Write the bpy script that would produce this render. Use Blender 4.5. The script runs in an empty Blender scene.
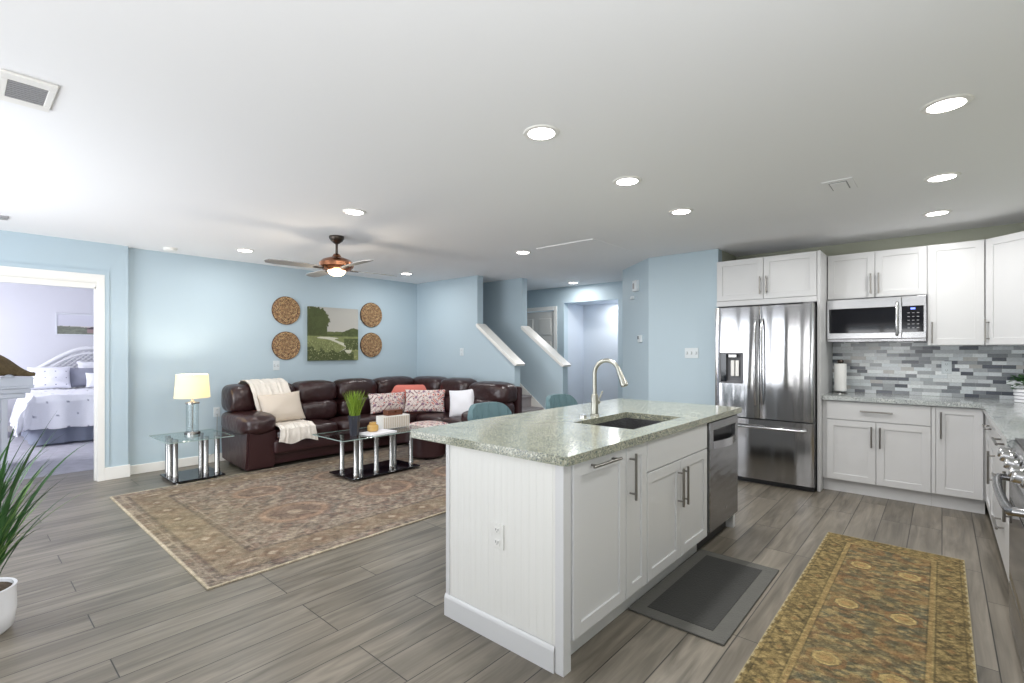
import bpy, bmesh, math, random
import numpy as np
from mathutils import Matrix, Vector
random.seed(7)
PI = math.pi
scn = bpy.context.scene
COL = scn.collection

# ------------------------------------------------------------ camera
cam_d = bpy.data.cameras.new('camera'); cam = bpy.data.objects.new('camera', cam_d); COL.objects.link(cam)
cam.location = (0, 0, 1.35)
cam.rotation_euler = (PI/2, 0, math.atan2(430, 490))
cam_d.sensor_width = 36.0; cam_d.lens = 490/1024*36.0; cam_d.shift_y = 8.5/1024
cam_d.clip_start = 0.02; cam_d.clip_end = 100
scn.camera = cam
# ------------------------------------------------------------ view, world, window daylight, added side fill
scn.view_settings.view_transform = 'Standard'; scn.view_settings.look = 'None'
scn.view_settings.gamma = 1.0; scn.view_settings.use_curve_mapping = False
scn.view_settings.exposure = 0.32
w = bpy.data.worlds.new('sky'); scn.world = w; w.use_nodes = True
w.node_tree.nodes['Background'].inputs[0].default_value = (0.75, 0.87, 1.0, 1)
w.node_tree.nodes['Background'].inputs[1].default_value = 1.0
scn.cycles.max_bounces = 10; scn.cycles.diffuse_bounces = 6; scn.cycles.glossy_bounces = 4
scn.cycles.transparent_max_bounces = 12; scn.cycles.sample_clamp_indirect = 4.0
scn.cycles.caustics_reflective = False; scn.cycles.caustics_refractive = False

def area(name, loc, size, power, direction, color=(1, 1, 1), disk=False, spread=None):
    d = bpy.data.lights.new(name, 'AREA'); o = bpy.data.objects.new(name, d); COL.objects.link(o)
    o.location = loc; d.energy = power; d.color = color
    if disk: d.shape = 'DISK'; d.size = size
    else: d.shape = 'RECTANGLE'; d.size, d.size_y = size
    if spread: d.spread = spread
    o.rotation_euler = Vector(direction).to_track_quat('-Z', 'Z').to_euler()
    return o
DAY = (0.93, 0.96, 1.0)
area('daylight_patio_door', (-4.5, -1.36, 1.1), (2.5, 2.1), 80, (0, 1, 0.5), DAY)
area('daylight_window', (-0.95, -1.36, 1.35), (1.25, 1.1), 22, (0, 1, 0.75), (1, 0.99, 0.97))
area('side_fill', (0.93, -0.1, 1.35), (1.5, 1.3), 46, (-1, 0, 1.0), (0.96, 0.98, 1.0))  # added fill light, no known window; brightens island fronts and living room wall
area('daylight_bedroom', (-9.6, -1.96, 1.35), (1.8, 1.4), 98, (0, 1, 0), (0.95, 0.96, 1.0))

# ------------------------------------------------------------ materials
def newmat(name):
    m = bpy.data.materials.new(name); m.use_nodes = True
    return m, m.node_tree, m.node_tree.nodes['Principled BSDF']
def srgb(r, g, b):
    f = lambda c: (c/255/12.92) if c/255 <= 0.04045 else ((c/255+0.055)/1.055)**2.4
    return (f(r), f(g), f(b), 1)
def mat(name, rgb, rough=0.5, metal=0.0, bump=0.0, bscale=80, vary=0.0, vscale=6, coat=0.0, aniso=0.0, stretch=None, spec=None):
    m, nt, b = newmat(name)
    c = srgb(*rgb); b.inputs['Base Color'].default_value = c
    b.inputs['Roughness'].default_value = rough; b.inputs['Metallic'].default_value = metal
    if spec is not None: b.inputs['Specular IOR Level'].default_value = spec
    if coat: b.inputs['Coat Weight'].default_value = coat; b.inputs['Coat Roughness'].default_value = 0.08
    tc = nt.nodes.new('ShaderNodeTexCoord'); mp = nt.nodes.new('ShaderNodeMapping')
    nt.links.new(tc.outputs['Object'], mp.inputs[0])
    if stretch: mp.inputs['Scale'].default_value = stretch
    if bump:
        n = nt.nodes.new('ShaderNodeTexNoise'); n.inputs['Scale'].default_value = bscale; n.inputs['Detail'].default_value = 3
        bp = nt.nodes.new('ShaderNodeBump'); bp.inputs['Strength'].default_value = bump; bp.inputs['Distance'].default_value = 0.05 if 'leather' in name else 0.01
        nt.links.new(mp.outputs[0], n.inputs[0]); nt.links.new(n.outputs[0], bp.inputs['Height']); nt.links.new(bp.outputs[0], b.inputs['Normal'])
    if vary:
        n = nt.nodes.new('ShaderNodeTexNoise'); n.inputs['Scale'].default_value = vscale; n.inputs['Detail'].default_value = 4
        mx = nt.nodes.new('ShaderNodeMix'); mx.data_type = 'RGBA'
        mx.inputs['A'].default_value = tuple(v*(1-vary) for v in c[:3])+(1,)
        mx.inputs['B'].default_value = tuple(min(1, v*(1+vary)) for v in c[:3])+(1,)
        nt.links.new(mp.outputs[0], n.inputs[0]); nt.links.new(n.outputs[0], mx.inputs['Factor']); nt.links.new(mx.outputs['Result'], b.inputs['Base Color'])
    return m
def emis(name, rgb, strength):
    m, nt, b = newmat(name)
    b.inputs['Base Color'].default_value = srgb(*rgb); b.inputs['Emission Color'].default_value = srgb(*rgb)
    b.inputs['Emission Strength'].default_value = strength
    return m
def glass(name, rgb, alpha, rough=0.02):
    # thin clear glass: mostly see-through, glossy by fresnel
    m, nt, b = newmat(name)
    out = nt.nodes['Material Output']
    tr = nt.nodes.new('ShaderNodeBsdfTransparent'); tr.inputs[0].default_value = srgb(*rgb)
    gl = nt.nodes.new('ShaderNodeBsdfGlossy'); gl.inputs['Roughness'].default_value = rough
    fr = nt.nodes.new('ShaderNodeFresnel'); fr.inputs[0].default_value = 1.5
    ad = nt.nodes.new('ShaderNodeMath'); ad.operation = 'MULTIPLY_ADD'; ad.inputs[1].default_value = 1.0; ad.inputs[2].default_value = alpha; ad.use_clamp = True
    ge = nt.nodes.new('ShaderNodeNewGeometry'); iv = nt.nodes.new('ShaderNodeMath'); iv.operation = 'SUBTRACT'; iv.inputs[0].default_value = 1; nt.links.new(ge.outputs['Backfacing'], iv.inputs[1])
    ml = nt.nodes.new('ShaderNodeMath'); ml.operation = 'MULTIPLY'
    mx = nt.nodes.new('ShaderNodeMixShader')
    nt.links.new(fr.outputs[0], ad.inputs[0]); nt.links.new(ad.outputs[0], ml.inputs[0]); nt.links.new(iv.outputs[0], ml.inputs[1]); nt.links.new(ml.outputs[0], mx.inputs[0])
    nt.links.new(tr.outputs[0], mx.inputs[1]); nt.links.new(gl.outputs[0], mx.inputs[2]); nt.links.new(mx.outputs[0], out.inputs[0])
    return m
def attrmat(name, rough=0.8, fine=0.25, fscale=300, bump=0.3, stretch=None, spec=0.3):
    # colour comes from the mesh's own colour attribute, broken up by a fine weave noise
    m, nt, b = newmat(name)
    at = nt.nodes.new('ShaderNodeAttribute'); at.attribute_name = 'Col'
    tc = nt.nodes.new('ShaderNodeTexCoord'); mp = nt.nodes.new('ShaderNodeMapping'); nt.links.new(tc.outputs['Object'], mp.inputs[0])
    if stretch: mp.inputs['Scale'].default_value = stretch
    n = nt.nodes.new('ShaderNodeTexNoise'); n.inputs['Scale'].default_value = fscale; n.inputs['Detail'].default_value = 2
    nt.links.new(mp.outputs[0], n.inputs[0])
    mr = nt.nodes.new('ShaderNodeMapRange'); mr.inputs['From Min'].default_value = 0.3; mr.inputs['From Max'].default_value = 0.7
    mr.inputs['To Min'].default_value = 1-fine; mr.inputs['To Max'].default_value = 1+fine
    nt.links.new(n.outputs[0], mr.inputs[0])
    mu = nt.nodes.new('ShaderNodeVectorMath'); mu.operation = 'SCALE'
    nt.links.new(at.outputs['Color'], mu.inputs[0]); nt.links.new(mr.outputs[0], mu.inputs['Scale']); nt.links.new(mu.outputs[0], b.inputs['Base Color'])
    b.inputs['Roughness'].default_value = rough; b.inputs['Specular IOR Level'].default_value = spec
    if bump:
        bp = nt.nodes.new('ShaderNodeBump'); bp.inputs['Strength'].default_value = bump; bp.inputs['Distance'].default_value = 0.004
        nt.links.new(n.outputs[0], bp.inputs['Height']); nt.links.new(bp.outputs[0], b.inputs['Normal'])
    return m
def plank_mat(name, ca, cb, gap, along_y=True, L=1.22, W=0.182):
    m, nt, b = newmat(name); N = nt.nodes; K = nt.links
    tc = N.new('ShaderNodeTexCoord'); mp = N.new('ShaderNodeMapping')
    mp.inputs['Rotation'].default_value = (0, 0, PI/2 if along_y else 0)
    K.new(tc.outputs['Object'], mp.inputs[0])
    br = N.new('ShaderNodeTexBrick'); br.offset = 0.37; br.offset_frequency = 3; br.squash = 1
    br.inputs['Scale'].default_value = 1.0; br.inputs['Brick Width'].default_value = L; br.inputs['Row Height'].default_value = W
    br.inputs['Mortar Size'].default_value = 0.0028; br.inputs['Mortar Smooth'].default_value = 0.2; br.inputs['Bias'].default_value = 0
    br.inputs['Color1'].default_value = (0, 0, 0, 1); br.inputs['Color2'].default_value = (1, 1, 1, 1); br.inputs['Mortar'].default_value = (0.5, 0.5, 0.5, 1)
    K.new(mp.outputs[0], br.inputs[0])
    # long grain: noise stretched along the plank and shifted per plank
    gm = N.new('ShaderNodeMapping'); gm.inputs['Scale'].default_value = (0.9, 9, 1) ; K.new(mp.outputs[0], gm.inputs[0])
    of = N.new('ShaderNodeVectorMath'); of.operation = 'MULTIPLY_ADD'; K.new(br.outputs['Color'], of.inputs[0]); of.inputs[1].default_value = (7, 13, 5); K.new(gm.outputs[0], of.inputs[2])
    gn = N.new('ShaderNodeTexNoise'); gn.inputs['Scale'].default_value = 1.6; gn.inputs['Detail'].default_value = 5; gn.inputs['Distortion'].default_value = 1.3
    K.new(of.outputs[0], gn.inputs[0])
    gm2 = N.new('ShaderNodeMapping'); gm2.inputs['Scale'].default_value = (2, 70, 1); K.new(mp.outputs[0], gm2.inputs[0])
    gn2 = N.new('ShaderNodeTexNoise'); gn2.inputs['Scale'].default_value = 1.5; gn2.inputs['Detail'].default_value = 3; K.new(gm2.outputs[0], gn2.inputs[0])
    add = N.new('ShaderNodeMath'); add.operation = 'MULTIPLY_ADD'; add.inputs[1].default_value = 0.35; K.new(gn2.outputs[0], add.inputs[0])
    sc = N.new('ShaderNodeMath'); sc.operation = 'MULTIPLY_ADD'; sc.inputs[1].default_value = 1.7; sc.inputs[2].default_value = -0.52; K.new(gn.outputs[0], sc.inputs[0]); K.new(sc.outputs[0], add.inputs[2])
    sep = N.new('ShaderNodeSeparateColor'); K.new(br.outputs['Color'], sep.inputs[0])
    ad2 = N.new('ShaderNodeMath'); ad2.operation = 'MULTIPLY_ADD'; ad2.inputs[1].default_value = 0.25; K.new(sep.outputs[0], ad2.inputs[0]); K.new(add.outputs[0], ad2.inputs[2])
    ad3 = N.new('ShaderNodeMath'); ad3.operation = 'SUBTRACT'; ad3.inputs[1].default_value = 0.12; ad3.use_clamp = True; K.new(ad2.outputs[0], ad3.inputs[0])
    mx = N.new('ShaderNodeMix'); mx.data_type = 'RGBA'; mx.inputs['A'].default_value = srgb(*ca); mx.inputs['B'].default_value = srgb(*cb); K.new(ad3.outputs[0], mx.inputs['Factor'])
    mx2 = N.new('ShaderNodeMix'); mx2.data_type = 'RGBA'; mx2.inputs['B'].default_value = srgb(*gap); K.new(br.outputs['Fac'], mx2.inputs['Factor']); K.new(mx.outputs['Result'], mx2.inputs['A'])
    K.new(mx2.outputs['Result'], b.inputs['Base Color'])
    b.inputs['Roughness'].default_value = 0.36; b.inputs['Specular IOR Level'].default_value = 0.45
    bp = N.new('ShaderNodeBump'); bp.inputs['Strength'].default_value = 0.25; bp.inputs['Distance'].default_value = 0.003; bp.invert = True
    K.new(br.outputs['Fac'], bp.inputs['Height']); K.new(bp.outputs[0], b.inputs['Normal'])
    return m
def granite(name, base, dark, light, vein):
    m, nt, b = newmat(name); N = nt.nodes; K = nt.links
    tc = N.new('ShaderNodeTexCoord')
    n1 = N.new('ShaderNodeTexNoise'); n1.inputs['Scale'].default_value = 5; n1.inputs['Detail'].default_value = 6; n1.inputs['Distortion'].default_value = 1.5; K.new(tc.outputs['Object'], n1.inputs[0])
    n2 = N.new('ShaderNodeTexNoise'); n2.inputs['Scale'].default_value = 150; n2.inputs['Detail'].default_value = 3; K.new(tc.outputs['Object'], n2.inputs[0])
    n3 = N.new('ShaderNodeTexNoise'); n3.inputs['Scale'].default_value = 110; n3.inputs['Detail'].default_value = 2; K.new(tc.outputs['Object'], n3.inputs[0])
    r1 = N.new('ShaderNodeValToRGB'); r1.color_ramp.elements[0].position = 0.36; r1.color_ramp.elements[0].color = srgb(*vein); r1.color_ramp.elements[1].position = 0.6; r1.color_ramp.elements[1].color = srgb(*base); K.new(n1.outputs[0], r1.inputs[0])
    r2 = N.new('ShaderNodeValToRGB'); r2.color_ramp.elements[0].position = 0.52; r2.color_ramp.elements[0].color = (0, 0, 0, 1); r2.color_ramp.elements[1].position = 0.57; r2.color_ramp.elements[1].color = (1, 1, 1, 1); K.new(n2.outputs[0], r2.inputs[0])
    r3 = N.new('ShaderNodeValToRGB'); r3.color_ramp.elements[0].position = 0.55; r3.color_ramp.elements[0].color = (0, 0, 0, 1); r3.color_ramp.elements[1].position = 0.7; r3.color_ramp.elements[1].color = (1, 1, 1, 1); K.new(n3.outputs[0], r3.inputs[0])
    a = N.new('ShaderNodeMix'); a.data_type = 'RGBA'; K.new(r2.outputs[0], a.inputs['Factor']); K.new(r1.outputs[0], a.inputs['A']); a.inputs['B'].default_value = srgb(*dark)
    c = N.new('ShaderNodeMix'); c.data_type = 'RGBA'; K.new(r3.outputs[0], c.inputs['Factor']); K.new(a.outputs['Result'], c.inputs['A']); c.inputs['B'].default_value = srgb(*light)
    K.new(c.outputs['Result'], b.inputs['Base Color'])
    b.inputs['Roughness'].default_value = 0.12; b.inputs['Specular IOR Level'].default_value = 0.5
    return m
def steel(name, rgb=(190, 190, 192), rough=0.22, scale=(1.4, 1.4, 0.25), strength=0.35):
    # brushed sheet metal with the slow waves that smear its reflections
    m, nt, b = newmat(name); N = nt.nodes; K = nt.links
    b.inputs['Base Color'].default_value = srgb(*rgb); b.inputs['Metallic'].default_value = 1; b.inputs['Roughness'].default_value = rough
    tc = N.new('ShaderNodeTexCoord'); mp = N.new('ShaderNodeMapping'); mp.inputs['Scale'].default_value = scale; K.new(tc.outputs['Object'], mp.inputs[0])
    n = N.new('ShaderNodeTexNoise'); n.inputs['Scale'].default_value = 4; n.inputs['Detail'].default_value = 1; K.new(mp.outputs[0], n.inputs[0])
    bp = N.new('ShaderNodeBump'); bp.inputs['Strength'].default_value = strength; bp.inputs['Distance'].default_value = 0.03
    K.new(n.outputs[0], bp.inputs['Height']); K.new(bp.outputs[0], b.inputs['Normal'])
    return m

M = {}
M['wall'] = mat('blue_wall_paint', (180, 197, 207), 0.6, bump=0.03, bscale=200)
M['wall_k'] = mat('sage_wall_paint', (176, 178, 162), 0.7)
M['wall_lav'] = mat('lavender_wall_paint', (212, 212, 219), 0.7)
M['ceil'] = mat('ceiling_paint', (240, 240, 242), 0.9, bump=0.02, bscale=150)
M['trim'] = mat('white_trim_paint', (236, 234, 230), 0.35)
M['wall_pass'] = mat('pale_passage_paint', (196, 205, 216), 0.65)
M['plate'] = mat('off_white_plate', (210, 217, 221), 0.5)
M['dispgrey'] = mat('dispenser_grey', (104, 104, 108), 0.4)
M['shell'] = mat('plain_wall_paint', (150, 152, 152), 0.8)
M['floor'] = plank_mat('grey_oak_planks', (76, 71, 62), (138, 130, 118), (44, 42, 38))
M['carpet'] = mat('bedroom_carpet', (178, 176, 186), 0.95, bump=0.8, bscale=120, vary=0.25, vscale=9)
M['stair'] = mat('stair_carpet', (165, 158, 160), 0.95, bump=0.6, bscale=200, vary=0.1, vscale=40)
M['cab'] = mat('white_cabinet_paint', (207, 207, 208), 0.32)
M['bead'] = mat('white_panel_paint', (222, 221, 217), 0.4, vary=0.04, vscale=3, stretch=(60, 60, 0.6))
M['handle'] = mat('brushed_nickel', (150, 147, 143), 0.28, 1.0)
M['granite'] = granite('speckled_green_granite', (158, 158, 140), (84, 94, 92), (196, 196, 178), (140, 140, 122))
M['granite_k'] = granite('grey_granite', (190, 194, 192), (120, 124, 126), (214, 216, 216), (160, 166, 166))
M['steel'] = steel('stainless_steel', (168, 167, 168), 0.14, (1.2, 1.2, 0.09), 0.75)
M['steel_dw'] = steel('dishwasher_steel', (158, 158, 160), 0.25, (1, 1, 3), 0.3)
M['steel_sm'] = mat('satin_steel', (176, 176, 178), 0.25, 1.0)
M['steel_hd'] = mat('bright_steel', (205, 205, 208), 0.18, 1.0)
M['chrome'] = mat('chrome', (172, 170, 168), 0.22, 1.0)
M['black'] = mat('black_plastic', (22, 22, 24), 0.4)
M['blackglass'] = mat('black_glass', (12, 12, 20), 0.05)
M['leather'] = mat('brown_leather', (48, 26, 27), 0.32, bump=0.32, bscale=8, vary=0.25, vscale=5, spec=0.6)
M['leather_d'] = mat('brown_leather_base', (56, 32, 34), 0.38, bump=0.12, bscale=12, vary=0.1, spec=0.5)
M['faucet'] = mat('satin_nickel', (168, 167, 158), 0.33, 1.0)
M['cream'] = mat('cream_throw_knit', (224, 217, 208), 0.9, bump=0.5, bscale=90)
M['beige'] = mat('beige_pillow_cloth', (206, 194, 180), 0.85, bump=0.25, bscale=120)
M['white_c'] = mat('white_cloth', (232, 232, 238), 0.85, bump=0.15, bscale=60)
M['coral'] = mat('coral_cloth', (208, 118, 106), 0.85, bump=0.2, bscale=120)
M['teal'] = mat('teal_velvet', (80, 106, 112), 0.7, bump=0.1, bscale=150)
M['glass'] = glass('table_glass', (236, 244, 242), 0.02)
M['glass_c'] = glass('clear_lamp_glass', (250, 252, 252), 0.0)
M['glassedge'] = mat('glass_edge', (150, 168, 164), 0.15)
M['pot_w'] = mat('white_ceramic', (232, 232, 236), 0.25)
M['soil'] = mat('potting_soil', (80, 66, 52), 0.95, bump=0.8, bscale=60)
M['leaf'] = mat('green_leaf', (58, 98, 52), 0.5, vary=0.35, vscale=12)
M['leaf2'] = mat('light_leaf', (112, 148, 78), 0.5, vary=0.2, vscale=15)
M['grass'] = mat('bright_grass', (122, 150, 46), 0.55, vary=0.25, vscale=18)
M['pot_b'] = mat('charcoal_pot', (44, 46, 56), 0.35)
M['mat_d'] = mat('charcoal_mat', (44, 44, 42), 0.75, bump=0.3, bscale=90, vary=0.12, vscale=8)
M['mat_l'] = mat('grey_mat_border', (84, 83, 79), 0.75, bump=0.3, bscale=90, vary=0.12, vscale=20)
M['bronze'] = mat('dark_bronze', (74, 66, 60), 0.35, 0.8)
M['copper'] = mat('antique_copper', (176, 120, 90), 0.22, 1.0, vary=0.4, vscale=14)
M['blade'] = mat('grey_fan_blade', (140, 139, 138), 0.5)
M['wood_b'] = mat('brown_wood', (104, 62, 44), 0.4, vary=0.25, vscale=10, stretch=(1, 6, 6))
M['amber'] = mat('amber_glass', (196, 158, 92), 0.2, coat=0.5)
M['paper'] = mat('paper_towel', (236, 236, 234), 0.9, bump=0.2, bscale=120)
M['grille'] = mat('grille_grey', (150, 150, 152), 0.6)
M['slot'] = mat('outlet_slot', (60, 60, 62), 0.6)
M['furn'] = mat('white_furniture', (214, 216, 222), 0.4)
M['skirt'] = mat('grey_bed_skirt', (176, 182, 200), 0.8, bump=0.1, bscale=40)
M['grey_p'] = mat('grey_pillow', (150, 152, 166), 0.85)
M['wicker'] = mat('white_wicker', (222, 222, 226), 0.6)
M['twig'] = mat('mottled_feather', (104, 86, 56), 0.8, vary=0.6, vscale=40, bump=0.6, bscale=70)
M['door'] = mat('door_paint', (214, 212, 208), 0.45)
M['can'] = emis('downlight_lens', (255, 252, 246), 14)
M['bowl'] = emis('fan_light_glass', (255, 226, 190), 5)
M['display'] = emis('microwave_display', (120, 140, 255), 1.2)
m, nt, b = newmat('lamp_shade_linen'); M['shade'] = m
b.inputs['Base Color'].default_value = srgb(244, 238, 220); b.inputs['Roughness'].default_value = 0.9
tl = nt.nodes.new('ShaderNodeBsdfTranslucent'); tl.inputs[0].default_value = srgb(255, 246, 222)
mx = nt.nodes.new('ShaderNodeMixShader'); mx.inputs[0].default_value = 0.55
nt.links.new(b.outputs[0], mx.inputs[1]); nt.links.new(tl.outputs[0], mx.inputs[2]); nt.links.new(mx.outputs[0], nt.nodes['Material Output'].inputs[0])
M['rug'] = attrmat('woven_rug', 0.95, 0.28, 170, 0.4, spec=0.1)
M['tile'] = attrmat('glass_mosaic_tile', 0.18, 0.12, 60, 0.05, stretch=(1, 1, 4), spec=0.5)
M['paint'] = attrmat('painted_canvas', 0.6, 0.05, 200, 0.1)
M['woven'] = attrmat('woven_seagrass', 0.8, 0.25, 120, 0.6)
M['damask'] = attrmat('damask_cloth', 0.85, 0.08, 150, 0.15)
M['quilt'] = attrmat('tufted_quilt', 0.85, 0.02, 60, 0.2)

# ------------------------------------------------------------ mesh helpers
def T(x=0, y=0, z=0): return Matrix.Translation((x, y, z))
def RX(a): return Matrix.Rotation(a, 4, 'X')
def RY(a): return Matrix.Rotation(a, 4, 'Y')
def RZ(a): return Matrix.Rotation(a, 4, 'Z')
def B(): return bmesh.new()
def merge(bm, tmp, mtx=None):
    me = bpy.data.meshes.new('t'); tmp.to_mesh(me); tmp.free()
    if mtx is not None: me.transform(mtx)
    bm.from_mesh(me); bpy.data.meshes.remove(me)
    return bm
def box(bm, x0, x1, y0, y1, z0, z1, bev=0.0, mtx=None, seg=2):
    t = bmesh.new(); bmesh.ops.create_cube(t, size=1)
    for v in t.verts:
        v.co = Vector(((x0+x1)/2+v.co.x*(x1-x0), (y0+y1)/2+v.co.y*(y1-y0), (z0+z1)/2+v.co.z*(z1-z0)))
    if bev: bmesh.ops.bevel(t, geom=t.edges[:], offset=bev, segments=seg, affect='EDGES', profile=0.5, clamp_overlap=True)
    return merge(bm, t, mtx)
def lathe(bm, prof, seg=28, mtx=None, cap=True):
    t = bmesh.new(); rings = []
    for r, z in prof:
        rings.append([t.verts.new((r*math.cos(2*PI*i/seg), r*math.sin(2*PI*i/seg), z)) for i in range(seg)])
    for a, c in zip(rings, rings[1:]):
        for i in range(seg): t.faces.new((a[i], a[(i+1) % seg], c[(i+1) % seg], c[i]))
    if cap:
        if prof[0][0] > 1e-4: t.faces.new(rings[0][::-1])
        if prof[-1][0] > 1e-4: t.faces.new(rings[-1])
    bmesh.ops.remove_doubles(t, verts=t.verts[:], dist=1e-5)
    bmesh.ops.recalc_face_normals(t, faces=t.faces[:])
    return merge(bm, t, mtx)
def cyl(bm, p0, p1, r, seg=16, r1=None):
    p0, p1 = Vector(p0), Vector(p1); d = p1-p0
    q = d.to_track_quat('Z', 'X').to_matrix().to_4x4()
    return lathe(bm, [(r, 0), (r if r1 is None else r1, d.length)], seg, Matrix.Translation(p0) @ q)
def tube(bm, pts, r, seg=10, radii=None, flat=1.0):
    pts = [Vector(p) for p in pts]; t = bmesh.new(); rings = []
    up = None
    for i, p in enumerate(pts):
        d = (pts[min(i+1, len(pts)-1)]-pts[max(i-1, 0)]).normalized()
        if up is None:
            up = Vector((0, 0, 1)) if abs(d.z) < 0.9 else Vector((1, 0, 0))
        s = d.cross(up).normalized(); up = s.cross(d).normalized()
        rr = radii[i] if radii else r
        rings.append([t.verts.new(p+s*rr*math.cos(2*PI*k/seg)+up*rr*flat*math.sin(2*PI*k/seg)) for k in range(seg)])
    for a, c in zip(rings, rings[1:]):
        for i in range(seg): t.faces.new((a[i], a[(i+1) % seg], c[(i+1) % seg], c[i]))
    t.faces.new(rings[0][::-1]); t.faces.new(rings[-1])
    bmesh.ops.recalc_face_normals(t, faces=t.faces[:])
    return merge(bm, t)
def prism(bm, pts, z0, z1, mtx=None, bev=0):
    # polygon in xy extruded in z
    t = bmesh.new()
    a = [t.verts.new((x, y, z0)) for x, y in pts]; c = [t.verts.new((x, y, z1)) for x, y in pts]; n = len(pts)
    t.faces.new(a[::-1]); t.faces.new(c)
    for i in range(n): t.faces.new((a[i], a[(i+1) % n], c[(i+1) % n], c[i]))
    bmesh.ops.recalc_face_normals(t, faces=t.faces[:])
    if bev: bmesh.ops.bevel(t, geom=t.edges[:], offset=bev, segments=2, affect='EDGES', clamp_overlap=True)
    return merge(bm, t, mtx)
XZ = Matrix(((1, 0, 0, 0), (0, 0, -1, 0), (0, 1, 0, 0), (0, 0, 0, 1)))   # xy polygon -> xz, extrusion towards -y
def soft(bm, c, s, k=5.0, mtx=None, seg=9, lump=0.0, seed=0):
    # rounded, slightly puffy block of half sizes s
    t = bmesh.new(); bmesh.ops.create_cube(t, size=2)
    bmesh.ops.subdivide_edges(t, edges=t.edges[:], cuts=seg, use_grid_fill=True)
    rnd = random.Random(seed); ph = [rnd.uniform(0, 6) for _ in range(6)]
    for v in t.verts:
        p = v.co; n = (abs(p.x)**k+abs(p.y)**k+abs(p.z)**k)**(1/k); q = p/n
        if lump:
            f = 1+lump*(math.sin(5*q.x+ph[0])*math.sin(6*q.y+ph[1])+0.6*math.sin(9*q.x+7*q.z+ph[2])*math.sin(8*q.y+ph[3]))
            q = q*f
        v.co = Vector((c[0]+q.x*s[0], c[1]+q.y*s[1], c[2]+q.z*s[2]))
    return merge(bm, t, mtx)
def pillow_bm(w, h, t, n=18, seed=0):
    # stands in xz, faces -y, origin at the bottom middle; pinched corners
    bm = bmesh.new(); rnd = random.Random(seed); ph = [rnd.uniform(0, 6) for _ in range(4)]
    g = {}
    for s in (-1, 1):
        for i in range(n+1):
            for j in range(n+1):
                u, v = 2*i/n-1, 2*j/n-1
                if s == 1 and (i in (0, n) or j in (0, n)): g[s, i, j] = g[-1, i, j]; continue
                f = max(0, (1-u*u)*(1-v*v))**0.42
                wob = 1+0.08*math.sin(4*u+ph[0])*math.sin(5*v+ph[1])
                pin = 0.07
                x = u*(w/2)*(1-pin*(1-v*v)*u*u); z = h/2+v*(h/2)*(1-pin*(1-u*u)*v*v)
                g[s, i, j] = bm.verts.new((x, s*t/2*f*wob, z))
    for s in (-1, 1):
        for i in range(n):
            for j in range(n):
                q = [g[s, i, j], g[s, i+1, j], g[s, i+1, j+1], g[s, i, j+1]]
                bm.faces.new(q if s == -1 else q[::-1])
    return bm
def obj(name, bm, m, parent=None, smooth=False, kind=None, label=None):
    me = bpy.data.meshes.new(name)
    if isinstance(bm, bmesh.types.BMesh): bm.to_mesh(me); bm.free()
    else: me = bm; me.name = name
    ms = m if isinstance(m, (list, tuple)) else [m]
    for mm in ms: me.materials.append(M[mm] if isinstance(mm, str) else mm)
    if smooth:
        for p in me.polygons: p.use_smooth = True
        try: me.set_sharp_from_angle(angle=math.radians(38))
        except Exception: pass
    o = bpy.data.objects.new(name, me); COL.objects.link(o)
    if parent is not None: o.parent = parent
    if kind: o['kind'] = kind
    if label: o['label'] = label
    return o
def struct(name, bm, m, parent=None):
    o = obj(name, bm, m, parent)
    if parent is None: o['kind'] = 'structure'
    return o
def tag(o, label, cat, group=None):
    o['label'] = label; o['category'] = cat
    if group: o['group'] = group
    return o
def thing(name, label, cat, loc=(0, 0, 0), rz=0.0, group=None):
    o = bpy.data.objects.new(name, None); COL.objects.link(o); o.empty_display_size = 0.1
    o.location = loc; o.rotation_euler = (0, 0, rz)
    return tag(o, label, cat, group)
def dup(root, loc, rz=None, label=None):
    r = root.copy(); COL.objects.link(r); r.location = loc
    if rz is not None: r.rotation_euler = (0, 0, rz)
    if label: r['label'] = label
    for ch in list(root.children):
        c = ch.copy(); COL.objects.link(c); c.parent = r
        for g in list(ch.children):
            d = g.copy(); COL.objects.link(d); d.parent = c
    return r
def bm_origin(o, loc):
    # move a one-mesh thing's origin to loc (mesh was written in world space)
    o.data.transform(Matrix.Translation(-Vector(loc))); o.location = loc
    return o
def setcol(me, cols):
    a = me.color_attributes.new('Col', 'FLOAT_COLOR', 'POINT')
    c = np.ones((len(me.vertices), 4), dtype=np.float32); c[:, :3] = cols
    a.data.foreach_set('color', c.ravel())
def lin(a):
    a = np.clip(np.asarray(a, dtype=np.float64)/255, 0, 1)
    return np.where(a <= 0.04045, a/12.92, ((a+0.055)/1.055)**2.4)
def vnoise(x, y, seed=0, octaves=4):
    # value noise on arrays
    rs = np.random.RandomState(seed); tot = np.zeros_like(x, dtype=np.float64); amp = 1; s = 0
    for o in range(octaves):
        G = rs.rand(64, 64); xi = np.floor(x).astype(int); yi = np.floor(y).astype(int); fx = x-xi; fy = y-yi
        fx = fx*fx*(3-2*fx); fy = fy*fy*(3-2*fy)
        g = lambda a, c: G[a % 64, c % 64]
        v = (g(xi, yi)*(1-fx)+g(xi+1, yi)*fx)*(1-fy)+(g(xi, yi+1)*(1-fx)+g(xi+1, yi+1)*fx)*fy
        tot += amp*v; s += amp; amp *= 0.6; x = x*2.03+5.1; y = y*2.03+3.7
    return tot/s
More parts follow.
